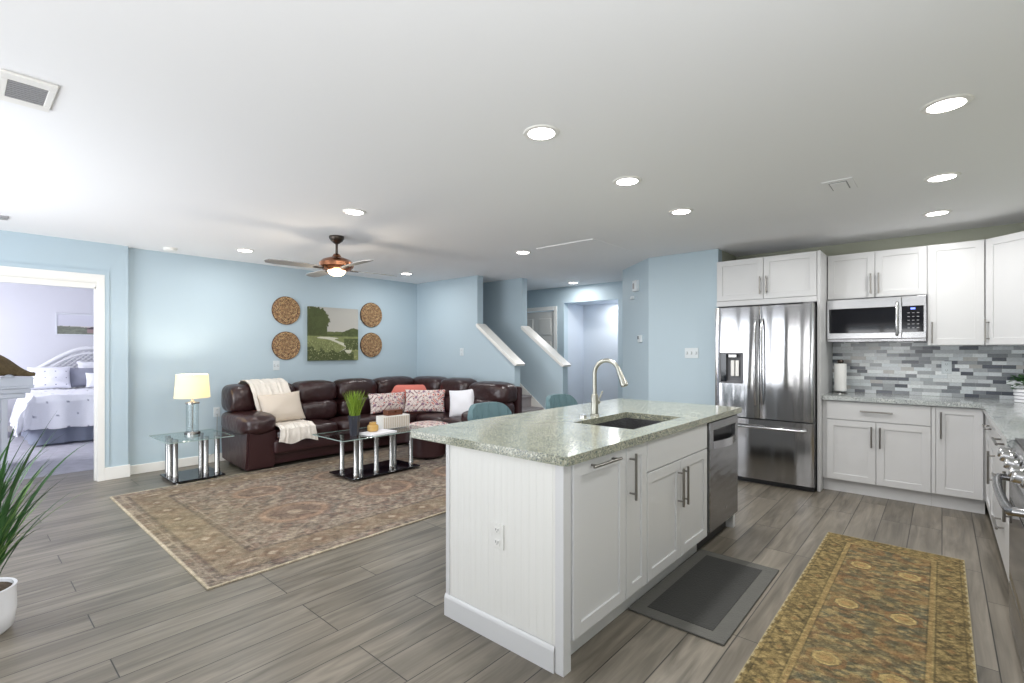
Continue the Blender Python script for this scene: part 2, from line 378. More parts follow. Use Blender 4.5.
def slab_grid(W, L, nx, ny, t):
    # a thin slab, gridded on top (z=t), with skirt; returns mesh and coords of its vertices
    xs = np.linspace(-W/2, W/2, nx); ys = np.linspace(-L/2, L/2, ny)
    X, Y = np.meshgrid(xs, ys, indexing='ij'); v = np.stack([X.ravel(), Y.ravel(), np.full(X.size, t)], 1)
    idx = np.arange(nx*ny).reshape(nx, ny)
    f = np.stack([idx[:-1, :-1].ravel(), idx[1:, :-1].ravel(), idx[1:, 1:].ravel(), idx[:-1, 1:].ravel()], 1).tolist()
    rim = list(idx[:, 0])+list(idx[-1, 1:])+list(idx[-2::-1, -1])+list(idx[0, -2:0:-1])
    n0 = len(v); low = v[rim].copy(); low[:, 2] = 0; v = np.vstack([v, low]); n = len(rim)
    for i in range(n): f.append([int(rim[i]), n0+i, n0+(i+1) % n, int(rim[(i+1) % n])])
    f.append([n0+i for i in range(n)][::-1])
    me = bpy.data.meshes.new('g'); me.from_pydata(v.tolist(), [], f)
    return me, v

# ============================================================ THE ROOM
H = 2.455
def wall(name, x0, x1, y0, y1, m, z0=0, z1=H): return struct(name, box(B(), x0, x1, y0, y1, z0, z1), m)
struct('floor', box(B(), -7.2, 1.0, -1.5, 7.9, -0.1, 0), 'floor')
struct('floor_bedroom', box(B(), -11.8, -7.2, -2.2, 3.6, -0.1, 0.004), 'carpet')
struct('ceiling', box(B(), -11.8, 1.0, -2.2, 7.9, H, H+0.12), 'ceil')
XL, XJ, YJ = -6.60, -6.52, 1.227
# bedroom side wall with the doorway (door opening y -0.55..0.947, z to 2.07)
bm = B(); box(bm, XJ-0.14, XJ, 0.99, YJ, 0, H); box(bm, XJ-0.14, XJ, -0.6, 0.99, 2.08, H); box(bm, XJ-0.14, XJ, -1.42, -0.6, 0, H)
struct('wall_bedroom_side', bm, 'wall')
wall('wall_left', XL-0.14, XL, YJ-0.0, 5.23, 'wall')
# living room end wall running into the stair rail: full height to x=-5.166 then a raked half wall
def raked(name, y0, y1, xl, xs, xe, zs, ze, m):
    bm = B(); prism(bm, [(xl, 0), (xe, 0), (xe, ze), (xs, zs), (xs, H), (xl, H)], 0, y1-y0, Matrix.Translation((0, y1, 0)) @ XZ)
    return struct(name, bm, m)
raked('wall_living_end', 5.11, 5.23, XL, -5.166, -4.437, 1.70, 1.15, 'wall')
raked('wall_stair', 5.75, 5.87, -7.2, -4.84, -4.08, 1.68, 1.11, 'wall')
def raked_cap(name, y0, y1, x0, z0, x1, z1):
    bm = B(); a = math.atan2(z1-z0, x1-x0); L = math.hypot(x1-x0, z1-z0)
    mt = Matrix.Translation((x0, 0, z0)) @ Matrix.Rotation(-a, 4, 'Y')
    box(bm, -0.01, L, y0-0.035, y1+0.035, 0, 0.035, 0.006, mt)
    box(bm, 0.0, L-0.03, y0-0.016, y1+0.016, -0.022, 0.0, 0.004, mt)
    return struct(name, bm, 'trim')
raked_cap('trim_1', 5.11, 5.23, -5.166, 1.71, -4.39, 1.128)
raked_cap('trim_2', 5.75, 5.87, -4.84, 1.69, -4.055, 1.105)
# stairs climbing towards -x between the two walls
bm = B()
for k in range(1, 13):
    xr = -4.65+(4-k)*0.224; z = 0.168*k
    box(bm, -7.1, xr, 5.23, 5.735, z-0.168, z-0.03); box(bm, -7.1, xr+0.025, 5.23, 5.735, z-0.035, z, 0.014)
struct('stairs', bm, 'stair')
bm = B(); a = math.atan2(-0.168, 0.224)
mt = Matrix.Translation((-5.6, 5.735, 1.385)) @ Matrix.Rotation(-a, 4, 'Y')
box(bm, -0.4, 1.75, 0, 0.014, -0.22, 0.0, 0.003, mt); struct('trim_3', bm, 'trim')
wall('wall_stair_end', -7.2, -7.1, 5.35, 7.2, 'wall')
wall('wall_stair_corner', -6.74, -6.60, 5.23, 5.36, 'wall')
# far hall wall with a door and an opening into a lit passage
bm = B(); Y7 = 7.07
box(bm, -7.2, -6.06, Y7, Y7+0.12, 0, H); box(bm, -6.06, -5.2, Y7, Y7+0.12, 2.06, H); box(bm, -5.2, -4.99, Y7, Y7+0.12, 0, H)
box(bm, -4.99, -3.93, Y7, Y7+0.12, 2.175, H); box(bm, -3.93, -3.2, Y7, Y7+0.12, 0, H)
struct('wall_hall', bm, 'wall')
bm = B(); box(bm, -5.11, -4.99, Y7+0.12, 7.8, 0, H); box(bm, -4.99, -3.93, Y7+0.12, 7.69, 2.175, H); box(bm, -3.93, -3.8, Y7+0.12, 7.8, 0, H)
struct('wall_passage_sides', bm, 'wall_pass')
area('passage_light', (-4.2, 7.42, 2.17), 0.14, 7, (0, 0, -1), (1, 0.98, 0.96), disk=True)
wall('wall_passage', -4.99, -3.93, 7.69, 7.8, 'wall_pass')
# hall door: six panel slab in a white casing
bm = B(); box(bm, -6.05, -5.21, Y7+0.02, Y7+0.06, 0.01, 2.05)
for cx in (-5.84, -5.42):
    for z0, z1 in ((0.2, 0.75), (0.87, 1.5), (1.62, 1.92)): box(bm, cx-0.14, cx+0.14, Y7+0.008, Y7+0.03, z0, z1, 0.008)
struct('door_1', bm, 'door')
bm = B(); box(bm, -6.13, -6.055, Y7-0.016, Y7, 0, 2.13, 0.004); box(bm, -5.205, -5.135, Y7-0.016, Y7, 0, 2.13, 0.004); box(bm, -6.055, -5.205, Y7-0.016, Y7, 2.06, 2.13, 0.004)
struct('trim_4', bm, 'trim')
# angled closet wall, pantry wall, alcove beside the fridge, kitchen walls
def wall_seg(name, p, q, t, m):
    p, q = Vector(p), Vector(q); d = (q-p).normalized(); n = Vector((-d.y, d.x))*t
    return struct(name, prism(B(), [tuple(p), tuple(q), tuple(q+n), tuple(p+n)], 0, H), m)
YP = 5.50
wall_seg('wall_angled', (-3.33, 6.12), (-2.645, YP), 0.1, 'wall')
wall('wall_pantry', -2.645, -1.835, YP, YP+0.12, 'wall')
wall('wall_fridge_side', -1.955, -1.835, YP+0.12, 6.12, 'wall_k')
wall('wall_hall_right', -3.33, -3.2, 6.16, 7.07, 'wall')
YK, XR = 6.12, 0.885
wall('wall_kitchen_back', -2.0, XR+0.12, YK, YK+0.12, 'wall_k')
bm = B(); box(bm, XR, XR+0.12, -1.4, -0.85, 0, H); box(bm, XR, XR+0.12, 0.65, YK, 0, H); box(bm, XR, XR+0.12, -0.85, 0.65, 0, 0.7); box(bm, XR, XR+0.12, -0.85, 0.65, 2.0, H)  # unseen opening added for the side fill light
struct('wall_right', bm, 'wall_k')
bm = B(); Y0 = -1.4
for x0, x1, z0, z1 in ((-6.7, -5.8, 0, H), (-5.8, -3.2, 2.15, H), (-3.2, -2.0, 0, H), (-2.0, -1.6, 0, H), (-1.6, -0.3, 0, 0.8), (-1.6, -0.3, 1.92, H), (-0.3, 1.0, 0, H)):
    box(bm, x0, x1, Y0-0.14, Y0, z0, z1)
struct('wall_rear', bm, 'shell')
def win(name, x0, x1, z0, z1, n):
    bm = B(); box(bm, x0, x0+0.06, Y0-0.12, Y0+0.02, z0, z1); box(bm, x1-0.06, x1, Y0-0.12, Y0+0.02, z0, z1)
    box(bm, x0, x1, Y0-0.12, Y0+0.02, z1-0.06, z1); box(bm, x0, x1, Y0-0.12, Y0+0.02, z0, z0+0.05)
    for i in range(1, n): c = x0+(x1-x0)*i/n; box(bm, c-0.03, c+0.03, Y0-0.1, Y0, z0, z1)
    return struct(name, bm, 'trim')
win('window_1', -5.8, -3.2, 0, 2.15, 2); win('window_2', -1.6, -0.3, 0.8, 1.92, 2)
# bedroom shell
wall('wall_bedroom_head', -11.67, -11.55, -2.2, 3.6, 'wall_lav')
wall('wall_bedroom_right', -11.6, -6.74, 3.4, 3.52, 'wall_lav')
bm = B(); box(bm, -11.6, -10.5, -2.1, -2.0, 0, H); box(bm, -8.7, -6.6, -2.1, -2.0, 0, H); box(bm, -10.5, -8.7, -2.1, -2.0, 0, 0.65); box(bm, -10.5, -8.7, -2.1, -2.0, 2.05, H)
struct('wall_bedroom_left', bm, 'wall_lav')
wall('wall_bedroom_near', -6.72, -6.6, -2.1, -1.42, 'wall_lav')
# doorway lining and casing of the bedroom door
bm = B()
box(bm, XJ-0.15, XJ, 0.972, 0.99, 0, 2.04); box(bm, XJ-0.15, XJ, -0.6, 0.99, 2.04, 2.08)
box(bm, XJ, XJ+0.016, 0.975, 1.03, 0, 2.05); box(bm, XJ, XJ+0.016, -0.6, 1.03, 2.05, 2.125)
box(bm, XJ-0.09, XJ-0.05, 0.958, 0.972, 0, 2.0); box(bm, XJ-0.09, XJ-0.05, -0.6, 0.972, 1.985, 2.04)
struct('trim_5', bm, 'trim')
bm = B(); box(bm, XJ, XJ+0.010, 1.03, 1.068, 0.135, 2.125); box(bm, XJ, XJ+0.010, -0.6, 1.068, 2.125, 2.165)
struct('trim_6', bm, 'wall')
def base(name, x0, x1, y0, y1, h=0.1): return struct(name, box(B(), x0, x1, y0, y1, 0, h, 0.004), 'trim')
base('baseboard_bedroom_side', XJ, XJ+0.016, 1.03, YJ+0.016, 0.13)
base('baseboard_left', XL, XL+0.014, YJ, 5.11)
base('baseboard_living_end', XL, -4.437, 5.096, 5.11)
base('baseboard_hall', -5.13, -4.99, Y7-0.014, Y7)
base('baseboard_pantry', -2.64, -1.84, YP-0.014, YP)
base('baseboard_bedroom_head', -11.55, -11.535, -2, 3.4)
# attic hatch trim in the ceiling
bm = B()
box(bm, -3.31, -2.60, 4.17, 4.195, H-0.010, H, 0.003); box(bm, -2.625, -2.60, 4.17, 5.02, H-0.004, H, 0.001)
struct('trim_7', bm, 'ceil')

# ------------------------------------------------------------ recessed lights
cans = [(-1.53, 1.97, 'biggest round recessed light, above the near end of the island'),
        (-1.545, 2.90, 'round recessed light above the middle of the island, over the sink'),
        (-1.56, 3.82, 'round recessed light above the far end of the island, near the dishwasher'),
        (-3.526, 2.111, 'round recessed light right above the ceiling fan, between it and the camera'),
        (-5.797, 2.127, 'round recessed light in the left ceiling near the wall above the table lamp'),
        (-5.811, 4.312, 'round recessed light in the corner right of the ceiling fan blade tip'),
        (-3.557, 4.242, 'round recessed light beside the attic hatch trim, above the stair rails'),
        (-4.546, 6.696, 'round recessed light in front of the hall wall, smallest of all'),
        (0.014, 2.942, 'round recessed light nearest the top right corner of the ceiling'),
        (0.0, 4.162, 'middle one of the three recessed lights in a row above the kitchen rug'),
        (-0.03, 5.221, 'recessed light farthest back of the row of three, just before the wall cabinets')]
can0 = None
CANW = [20, 20, 20, 20, 11, 12, 20, 13, 17, 15, 12]
for i, (x, y, lab) in enumerate(cans):
    if can0 is None:
        can0 = thing('recessed_light', lab, 'ceiling light', (x, y, H), group='recessed ceiling lights')
        obj('lens', lathe(B(), [(0.0, -0.006), (0.068, -0.006), (0.07, -0.002), (0.07, 0)], 32), 'can', can0)
        obj('trim_ring', lathe(B(), [(0.068, -0.008), (0.088, -0.006), (0.092, -0.0005), (0.068, -0.0005), (0.068, -0.008)], 32, cap=False), 'trim', can0)
    else: dup(can0, (x, y, H), label=lab)
    area('downlight', (x, y, H-0.02), 0.13, CANW[i]*0.6, (0, 0, -1), (1, 0.99, 0.97), disk=True)

# ceiling fittings
t = thing('return_air_grille', 'white square return air grille in the ceiling at top left', 'vent', (-2.935, 0.205, H))
obj('frame', (lambda b: (box(b, -0.16, -0.1, -0.085, 0.085, -0.012, 0, 0.003), box(b, 0.1, 0.16, -0.085, 0.085, -0.012, 0, 0.003), box(b, -0.1, 0.1, -0.085, -0.06, -0.012, 0, 0.003), box(b, -0.1, 0.1, 0.06, 0.085, -0.012, 0, 0.003), b)[-1])(B()), 'trim', t)
b_ = B()
for i in range(9): box(b_, -0.1+0.022*i, -0.088+0.022*i, -0.06, 0.06, -0.01, -0.002)
box(b_, -0.1, 0.1, -0.06, 0.06, -0.002, 0)
obj('louvres', b_, 'grille', t)
b_ = B(); box(b_, -0.60, -0.43, 3.78, 4.04, H-0.006, H, 0.002); o = obj('frame', b_, 'ceil')
t = thing('ceiling_vent', 'small white supply vent flush in the kitchen ceiling', 'vent', (-0.515, 3.91, H)); o.parent = t; o.data.transform(T(0.515, -3.91, -H))
b_ = B(); box(b_, -0.05, 0.05, -0.09, 0.09, -0.009, -0.006); obj('slot_line', b_, 'grille', t)
b_ = B(); box(b_, -0.044, 0.044, -0.084, 0.084, -0.011, -0.008); obj('cover', b_, 'ceil', t)
b_ = lathe(B(), [(0.0, -0.035), (0.04, -0.035), (0.062, -0.026), (0.066, -0.006), (0.066, 0)], 28)
tag(bm_origin(obj('smoke_detector', (b_.transform(T(-6.29, 1.55, H)), b_)[1], 'trim', smooth=True), (-6.29, 1.55, H)), 'white round smoke detector on the ceiling above the blue wall corner', 'smoke detector')
b_ = B(); box(b_, -5.93, -5.80, 0.17, 0.30, H-0.012, H, 0.003); box(b_, -5.91, -5.82, 0.19, 0.28, H-0.016, H-0.01)
tag(bm_origin(obj('ceiling_register', b_, 'grille'), (-5.865, 0.235, H)), 'small ceiling register cut by the left edge of the picture, above the bedroom doorway', 'vent')

# ------------------------------------------------------------ ceiling fan
t = thing('ceiling_fan', 'bronze and copper ceiling fan with a lit glass bowl, above the sofa area', 'ceiling fan', (-4.43, 2.46, H))
obj('canopy', lathe(B(), [(0.0, -0.075), (0.02, -0.072), (0.055, -0.045), (0.07, -0.02), (0.07, 0)], 28), 'bronze', t, True)
obj('downrod', lathe(B(), [(0.012, -0.2), (0.012, -0.06)], 14), 'bronze', t, True)
obj('motor_housing', lathe(B(), [(0.012, -0.165), (0.03, -0.175), (0.045, -0.2), (0.08, -0.212), (0.13, -0.23), (0.162, -0.262), (0.16, -0.295), (0.125, -0.328), (0.09, -0.336), (0, -0.336)], 40), 'copper', t, True)
obj('light_bowl', lathe(B(), [(0.0, -0.385), (0.045, -0.38), (0.072, -0.362), (0.085, -0.338), (0.083, -0.33), (0.0, -0.33)], 32), 'bowl', t, True)
for a in (20, 110, 200, 290):
    mt = RZ(math.radians(a+66)) @ Matrix.Translation((0.0, 0, -0.318)) @ RX(math.radians(9))
    bb = prism(B(), [(0.16, -0.04), (0.3, -0.06), (0.56, -0.065), (0.64, -0.05), (0.66, 0.0), (0.64, 0.045), (0.5, 0.06), (0.3, 0.05), (0.16, 0.03)], 0, 0.006, mt)
    bl = obj('blade', bb, 'blade', t)
    obj('bracket', box(B(), 0.1, 0.22, -0.018, 0.018, -0.008, 0.0, 0.002, mt), 'bronze', bl)
d = bpy.data.lights.new('fan_bulb', 'POINT'); d.energy = 6; d.color = (1, 0.85, 0.66); d.shadow_soft_size = 0.06
o = bpy.data.objects.new('fan_bulb', d); COL.objects.link(o); o.location = (-4.43, 2.46, H-0.47)

# ============================================================ CABINETS
def bar_handle(bm, x0, z0, x1, z1, yf, r=0.0068, off=0.034):
    # bar parallel to the front (local front faces -y at y=yf)
    p0, p1 = Vector((x0, yf-off, z0)), Vector((x1, yf-off, z1)); cyl(bm, p0, p1, r, 12)
    d = (p1-p0).normalized(); L = (p1-p0).length; e = min(0.03, L*0.14)
    for q in (p0+d*e, p1-d*e): cyl(bm, q, q+Vector((0, off, 0)), r*0.8, 8)
def front_panel(bm, x0, x1, z0, z1, y, t=0.02, stile=0.058, shaker=True):
    if not shaker or (z1-z0) < 0.2: return box(bm, x0, x1, y, y+t, z0, z1, 0.0025)
    s = min(stile, (x1-x0)*0.3)
    box(bm, x0, x0+s, y, y+t, z0, z1, 0.002); box(bm, x1-s, x1, y, y+t, z0, z1, 0.002)
    box(bm, x0+s-0.002, x1-s+0.002, y, y+t, z0, z0+s, 0.002); box(bm, x0+s-0.002, x1-s+0.002, y, y+t, z1-s, z1, 0.002)
    box(bm, x0+s-0.002, x1-s+0.002, y+0.009, y+t-0.001, z0+s-0.002, z1-s+0.002)
def cabinet(name, label, loc, rz, w, d, z0, z1, fronts, toe=None, open_top=False, group=None, cat='cabinet'):
    t = thing(name, label, cat, loc, rz, group)
    b = B()
    if open_top:
        p = 0.018
        box(b, 0, p, 0.022, d, z0, z1); box(b, w-p, w, 0.022, d, z0, z1); box(b, p, w-p, d-p, d, z0, z1); box(b, p, w-p, 0.022, d-p, z0, z0+p); box(b, p, w-p, 0.022, 0.022+p, z0, z1)
    else: box(b, 0, w, 0.022, d, z0, z1)
    obj('carcass', b, 'cab', t)
    if toe: obj('toe_kick', box(B(), 0, w, toe, toe+0.018, 0, z0-0.0005), 'cab', t)
    for f in fronts:
        b = B(); front_panel(b, f[1], f[2], f[3], f[4], 0.0, shaker=(f[0] == 'door'))
        p = obj(f[0] if f[0] in ('door', 'drawer') else 'drawer', b, 'cab', t)
        if len(f) > 5 and f[5]:
            b = B(); bar_handle(b, *f[5], 0.0); obj('handle', b, 'handle', p, True)
    return t
# ---- island (fronts face +x): local x = world y, local -y = world +x
XI = -1.165
def isl(y): return y
Z0, ZT = 0.12, 0.872
R90 = PI/2
cabinet('base_cabinet', 'white island cabinet with a tall pull-out front and a horizontal bar handle, nearest the camera', (XI, 1.715, 0), R90, 0.463, 0.60, Z0, ZT,
        [('door', 0.006, 0.459, Z0+0.003, ZT-0.006, (0.115, 0.842, 0.355, 0.842))], toe=0.07)
cabinet('base_cabinet', 'narrow white island cabinet with one upright handle, second from the island end', (XI, 2.179, 0), R90, 0.226, 0.60, Z0, ZT,
        [('door', 0.003, 0.223, Z0+0.003, ZT-0.006, (0.036, 0.61, 0.036, 0.84))], toe=0.07)
cabinet('base_cabinet', 'white island sink cabinet with a blank top front and two doors, beside the dishwasher', (XI, 2.406, 0), R90, 0.878, 0.60, Z0, ZT,
        [('drawer', 0.003, 0.875, 0.705, ZT-0.006, None), ('door', 0.003, 0.437, Z0+0.003, 0.699, (0.40, 0.435, 0.40, 0.66)), ('door', 0.441, 0.875, Z0+0.003, 0.699, (0.468, 0.435, 0.468, 0.66))], toe=0.07, open_top=True)
# end panel with beadboard, corner stile, baseboard
t = thing('island_end_panel', 'white grooved end panel of the island with a baseboard, facing the living room floor', 'panel', (-1.5, 1.66, 0))
b = B(); box(b, -0.398, 0.325, 0.006, 0.045, 0, 0.874); obj('panel', b, 'bead', t)
b = B()
for i in range(16):
    x = -0.3785+0.0415*i; box(b, x-0.0206, x+0.0206, 0.0035, 0.0065, 0.1, 0.872, 0.0007)
obj('beadboard', b, 'bead', t)
obj('corner_stile', box(B(), 0.285, 0.328, -0.003, 0.052, 0, 0.874, 0.002), 'cab', t)
obj('edge_stile', box(B(), -0.405, -0.378, -0.002, 0.044, 0, 0.874, 0.002), 'cab', t)
b = B(); prism(b, [(0, 0), (0.011, 0), (0.011, 0.09), (0.008, 0.1), (0.003, 0.11), (0, 0.11)], 0, 0.69, Matrix.Translation((-0.407, 0, 0)) @ Matrix(((0, 0, 1, 0), (-1, 0, 0, 0), (0, 1, 0, 0), (0, 0, 0, 1))))
obj('baseboard', b, 'cab', t)
b = B(); box(b, -1.905, -1.786, 1.714, 3.89, 0, 0.874); tag(bm_origin(obj('island_back_panel', b, 'cab'), (-1.86, 2.86, 0)), 'white back panel of the island behind the stools, mostly hidden', 'panel')
t = thing('island_far_panel', 'white end panel with a small foot past the dishwasher, far end of the island', 'panel', (-1.48, 3.915, 0))
obj('panel', box(B(), -0.30, 0.30, -0.018, 0.02, 0.12, 0.874, 0.002), 'cab', t)
obj('foot', box(B(), 0.18, 0.29, -0.018, 0.03, 0, 0.12, 0.002), 'cab', t)
# countertop with sink cut-out
SX0, SX1, SY0, SY1 = -1.665, -1.27, 2.45, 3.11
CX0, CX1, CY0, CY1 = -2.185, -1.143, 1.634, 3.95
bm = B()
prism(bm, [(CX0, CY0+0.02), (CX0+0.02, CY0), (CX1-0.02, CY0), (CX1, CY0+0.02), (CX1, SY0), (CX0, SY0)], 0.876, 0.915)
box(bm, CX0, SX0, SY0, SY1, 0.876, 0.915); box(bm, SX1, CX1, SY0, SY1, 0.876, 0.915); box(bm, CX0, CX1, SY1, CY1, 0.876, 0.915)
bmesh.ops.remove_doubles(bm, verts=bm.verts[:], dist=1e-5)
o = obj('island_countertop', bm, 'granite'); tag(bm_origin(o, (-1.66, 2.84, 0.876)), 'pale speckled granite countertop of the kitchen island with a sink cut-out', 'countertop')
t = thing('kitchen_sink', 'dark stainless undermount sink set in the island countertop', 'sink', ((SX0+SX1)/2, (SY0+SY1)/2, 0.875))
hx, hy = (SX1-SX0)/2+0.004, (SY1-SY0)/2+0.004
b = B()
box(b, -hx, -hx+0.004, -hy, hy, -0.2, 0); box(b, hx-0.004, hx, -hy, hy, -0.2, 0); box(b, -hx, hx, -hy, -hy+0.004, -0.2, 0); box(b, -hx, hx, hy-0.004, hy, -0.2, 0); box(b, -hx, hx, -hy, hy, -0.204, -0.2)
obj('basin', b, 'steel_sm', t)
obj('drain', lathe(B(), [(0, -0.199), (0.03, -0.199), (0.045, -0.196), (0.045, -0.2)], 20), 'chrome', t)
# faucet
t = thing('kitchen_faucet', 'brushed nickel gooseneck pull-down faucet behind the island sink', 'faucet', (-1.735, 2.81, 0.915))
obj('body', lathe(B(), [(0.03, 0), (0.03, 0.006), (0.024, 0.012), (0.0235, 0.13), (0.019, 0.14), (0.016, 0.145), (0, 0.145)], 24), 'faucet', t, True)
pts = [(0, 0, 0.14), (0, 0, 0.275)]
for i in range(1, 15):
    a = PI-i*PI/14*0.90; pts.append((0.092+0.092*math.cos(a), -0.0, 0.275+0.092*math.sin(a)))
b = tube(B(), pts, 0.0135, 14); obj('spout', b, 'faucet', t, True)
e = Vector(pts[-1]); dd = (Vector(pts[-1])-Vector(pts[-2])).normalized()
mt = Matrix.Translation(e-dd*0.01) @ dd.to_track_quat('Z', 'X').to_matrix().to_4x4()
obj('spray_head', lathe(B(), [(0.014, 0), (0.016, 0.02), (0.018, 0.06), (0.024, 0.095), (0.024, 0.112), (0.019, 0.118), (0, 0.118)], 20, mt), 'faucet', t, True)
b = B(); cyl(b, (0, 0, 0.085), (0.0, 0.05, 0.088), 0.015); tube(b, [(0, 0.045, 0.09), (0.004, 0.062, 0.12), (0.008, 0.085, 0.155)], 0.005, 8); obj('lever', b, 'faucet', t, True)
b = lathe(B(), [(0.024, 0), (0.024, 0.012), (0.02, 0.016), (0, 0.016)], 24); b.transform(T(-1.755, 2.70, 0.915))
tag(bm_origin(obj('sink_hole_cover', b, 'steel_hd', smooth=True), (-1.755, 2.70, 0.915)), 'round metal cap on the granite beside the faucet base', 'cap')
# outlets and switches
def outlet(label, loc, rz, kind='outlet', n=1, w=0.072, h=0.115, cat=None, group=None, pm='plate'):
    t = thing('wall_outlet' if kind == 'outlet' else 'light_switch', label, cat or ('outlet' if kind == 'outlet' else 'light switch'), loc, rz, group)
    obj('cover_plate', box(B(), -w/2, w/2, -0.006, 0, -h/2, h/2, 0.002), pm, t)
    if kind == 'outlet':
        for s in (-1, 1):
            r = obj('receptacle', box(B(), -0.017, 0.017, -0.009, -0.005, s*0.028-0.014, s*0.028+0.014, 0.003), pm, t)
            b = B()
            for dx in (-0.007, 0.007): box(b, dx-0.0014, dx+0.0014, -0.0098, -0.0088, s*0.028-0.002, s*0.028+0.008)
            box(b, -0.002, 0.002, -0.0098, -0.0088, s*0.028-0.009, s*0.028-0.005)
            obj('slots', b, 'slot', r)
    else:
        for i in range(n):
            x = (i-(n-1)/2)*w/n
            obj('toggle', box(B(), x-0.005, x+0.005, -0.016, -0.005, -0.01, 0.012, 0.002), pm, t)
            obj('switch_surround', box(B(), x-0.0075, x+0.0075, -0.0072, -0.0055, -0.015, 0.015), 'grille', t)
    return t
outlet('white outlet on the grooved end panel of the island', (-1.543, 1.662, 0.49), 0, pm='bead')
outlet('white triple light switch on the blue pantry wall left of the fridge', (-2.126, YP, 1.316), 0, 'switch', 3, 0.155, 0.115)
outlet('white outlet on the mosaic backsplash right of the microwave', (0.032, YK-0.01, 1.188), 0)
outlet('pair of white switches on the blue wall below the lower left woven disc', (XL, 2.806, 1.147), R90, 'switch', 2, 0.085, 0.125)
outlet('white outlet on the living room end wall above the sectional', (-5.5, 5.11, 1.32), 0, w=0.08)
outlet('white outlet low on the blue wall behind the glass side table', (XL, 2.10, 0.60), R90)
# dishwasher
t = thing('dishwasher', 'stainless dishwasher with a pocket handle at the far end of the island', 'dishwasher', (XI, 3.292, 0), R90)
obj('tub', box(B(), 0.006, 0.598, 0.03, 0.58, 0.14, 0.868), 'black', t)
b = B(); box(b, 0.008, 0.597, -0.012, 0.03, 0.135, 0.69, 0.006); box(b, 0.008, 0.597, -0.012, 0.03, 0.806, 0.866, 0.006); box(b, 0.008, 0.075, -0.012, 0.03, 0.68, 0.815, 0.003); box(b, 0.545, 0.597, -0.012, 0.03, 0.68, 0.815, 0.003)
obj('door', b, 'steel_dw', t)
obj('handle_pocket', box(B(), 0.07, 0.55, 0.02, 0.028, 0.685, 0.81), 'black', t)
b = B(); n = 14
for i in range(n):
    x0 = 0.075+(0.47)*i/n; x1 = 0.075+(0.47)*(i+1)/n; u = lambda x: 0.035*math.sin(PI*(x-0.075)/0.47)
    prism(b, [(x0, -0.012-u(x0)), (x1, -0.012-u(x1)), (x1, 0.0-u(x1)), (x0, 0.0-u(x0))], 0.682, 0.735)
obj('handle', b, 'steel_hd', t)
obj('toe_panel', box(B(), 0.01, 0.592, 0.075, 0.09, 0, 0.135), 'black', t)
obj('brand_dot', lathe(B(), [(0, 0), (0.009, 0), (0.009, 0.0015), (0, 0.0015)], 16, Matrix.Translation((0.33, -0.0122, 0.235)) @ RX(PI/2)), 'steel_hd', t)

# ---- kitchen back run (fronts face -y)
YB = 5.53
t = thing('fridge_enclosure_panel', 'tall white side panel between the fridge and the counter', 'panel', (-0.868, 5.44, 0))
obj('panel', box(B(), -0.028, -0.002, 0, 0.675, 0, 2.3, 0.002), 'cab', t)
cabinet('wall_cabinet', 'white two-door cabinet above the refrigerator', (-1.833, 5.44, 0), 0, 0.935, 0.66, 1.815, 2.302,
        [('drawer', 0.0, 0.935, 1.815, 1.868), ('door', 0.004, 0.462, 1.872, 2.298, (0.437, 1.92, 0.437, 2.10)), ('door', 0.466, 0.932, 1.872, 2.298, (0.496, 1.92, 0.496, 2.10))])
cabinet('wall_cabinet', 'white two-door wall cabinet above the microwave', (-0.866, 5.79, 0), 0, 0.766, 0.325, 1.85, 2.295,
        [('door', 0.004, 0.383, 1.854, 2.291, (0.355, 1.885, 0.355, 2.08)), ('door', 0.387, 0.762, 1.854, 2.291, (0.415, 1.885, 0.415, 2.08))])
cabinet('wall_cabinet', 'tall single-door white wall cabinet right of the microwave', (-0.099, 5.79, 0), 0, 0.374, 0.325, 1.39, 2.295,
        [('door', 0.004, 0.370, 1.394, 2.291, (0.032, 1.41, 0.032, 1.60))])
# diagonal corner cabinet
t = thing('wall_cabinet', 'white diagonal corner wall cabinet at the right edge of the picture', 'cabinet', (0.277, 5.79, 0), -PI/4)
q = math.sqrt(.5)
def inv(x, y): # world -> local of this thing
    dx, dy = x-0.277, y-5.79; a = PI/4
    return (dx*math.cos(a)-dy*math.sin(a), dx*math.sin(a)+dy*math.cos(a))
b = prism(B(), [inv(0.2905, 5.806), inv(0.565, 5.532), inv(0.883, 5.532), inv(0.883, 6.115), inv(0.2765, 6.115), inv(0.2765, 5.82)], 1.39, 2.295)
obj('carcass', b, 'cab', t)
b = B(); front_panel(b, 0.002, 0.40, 1.394, 2.291, 0.0); p = obj('door', b, 'cab', t)
b = B(); bar_handle(b, 0.03, 1.42, 0.03, 1.61, 0.0); obj('handle', b, 'handle', p, True)
cabinet('base_cabinet', 'white base cabinet with one wide drawer over two doors, right of the fridge', (-0.868, YB, 0), 0, 0.798, 0.58, Z0, ZT,
        [('drawer', 0.035, 0.795, 0.695, ZT-0.006, (0.30, 0.785, 0.54, 0.785)), ('door', 0.035, 0.415, Z0+0.003, 0.689, (0.385, 0.46, 0.385, 0.65)), ('door', 0.419, 0.795, Z0+0.003, 0.689, (0.448, 0.46, 0.448, 0.65))], toe=0.06)
cabinet('base_cabinet', 'white base cabinet with a single door beside the inner corner of the counters', (-0.069, YB, 0), 0, 0.3345, 0.58, Z0, ZT,
        [('drawer', 0.001, 0.028, Z0+0.003, ZT-0.006), ('door', 0.031, 0.322, Z0+0.003, ZT-0.006, (0.062, 0.60, 0.062, 0.825))], toe=0.06)
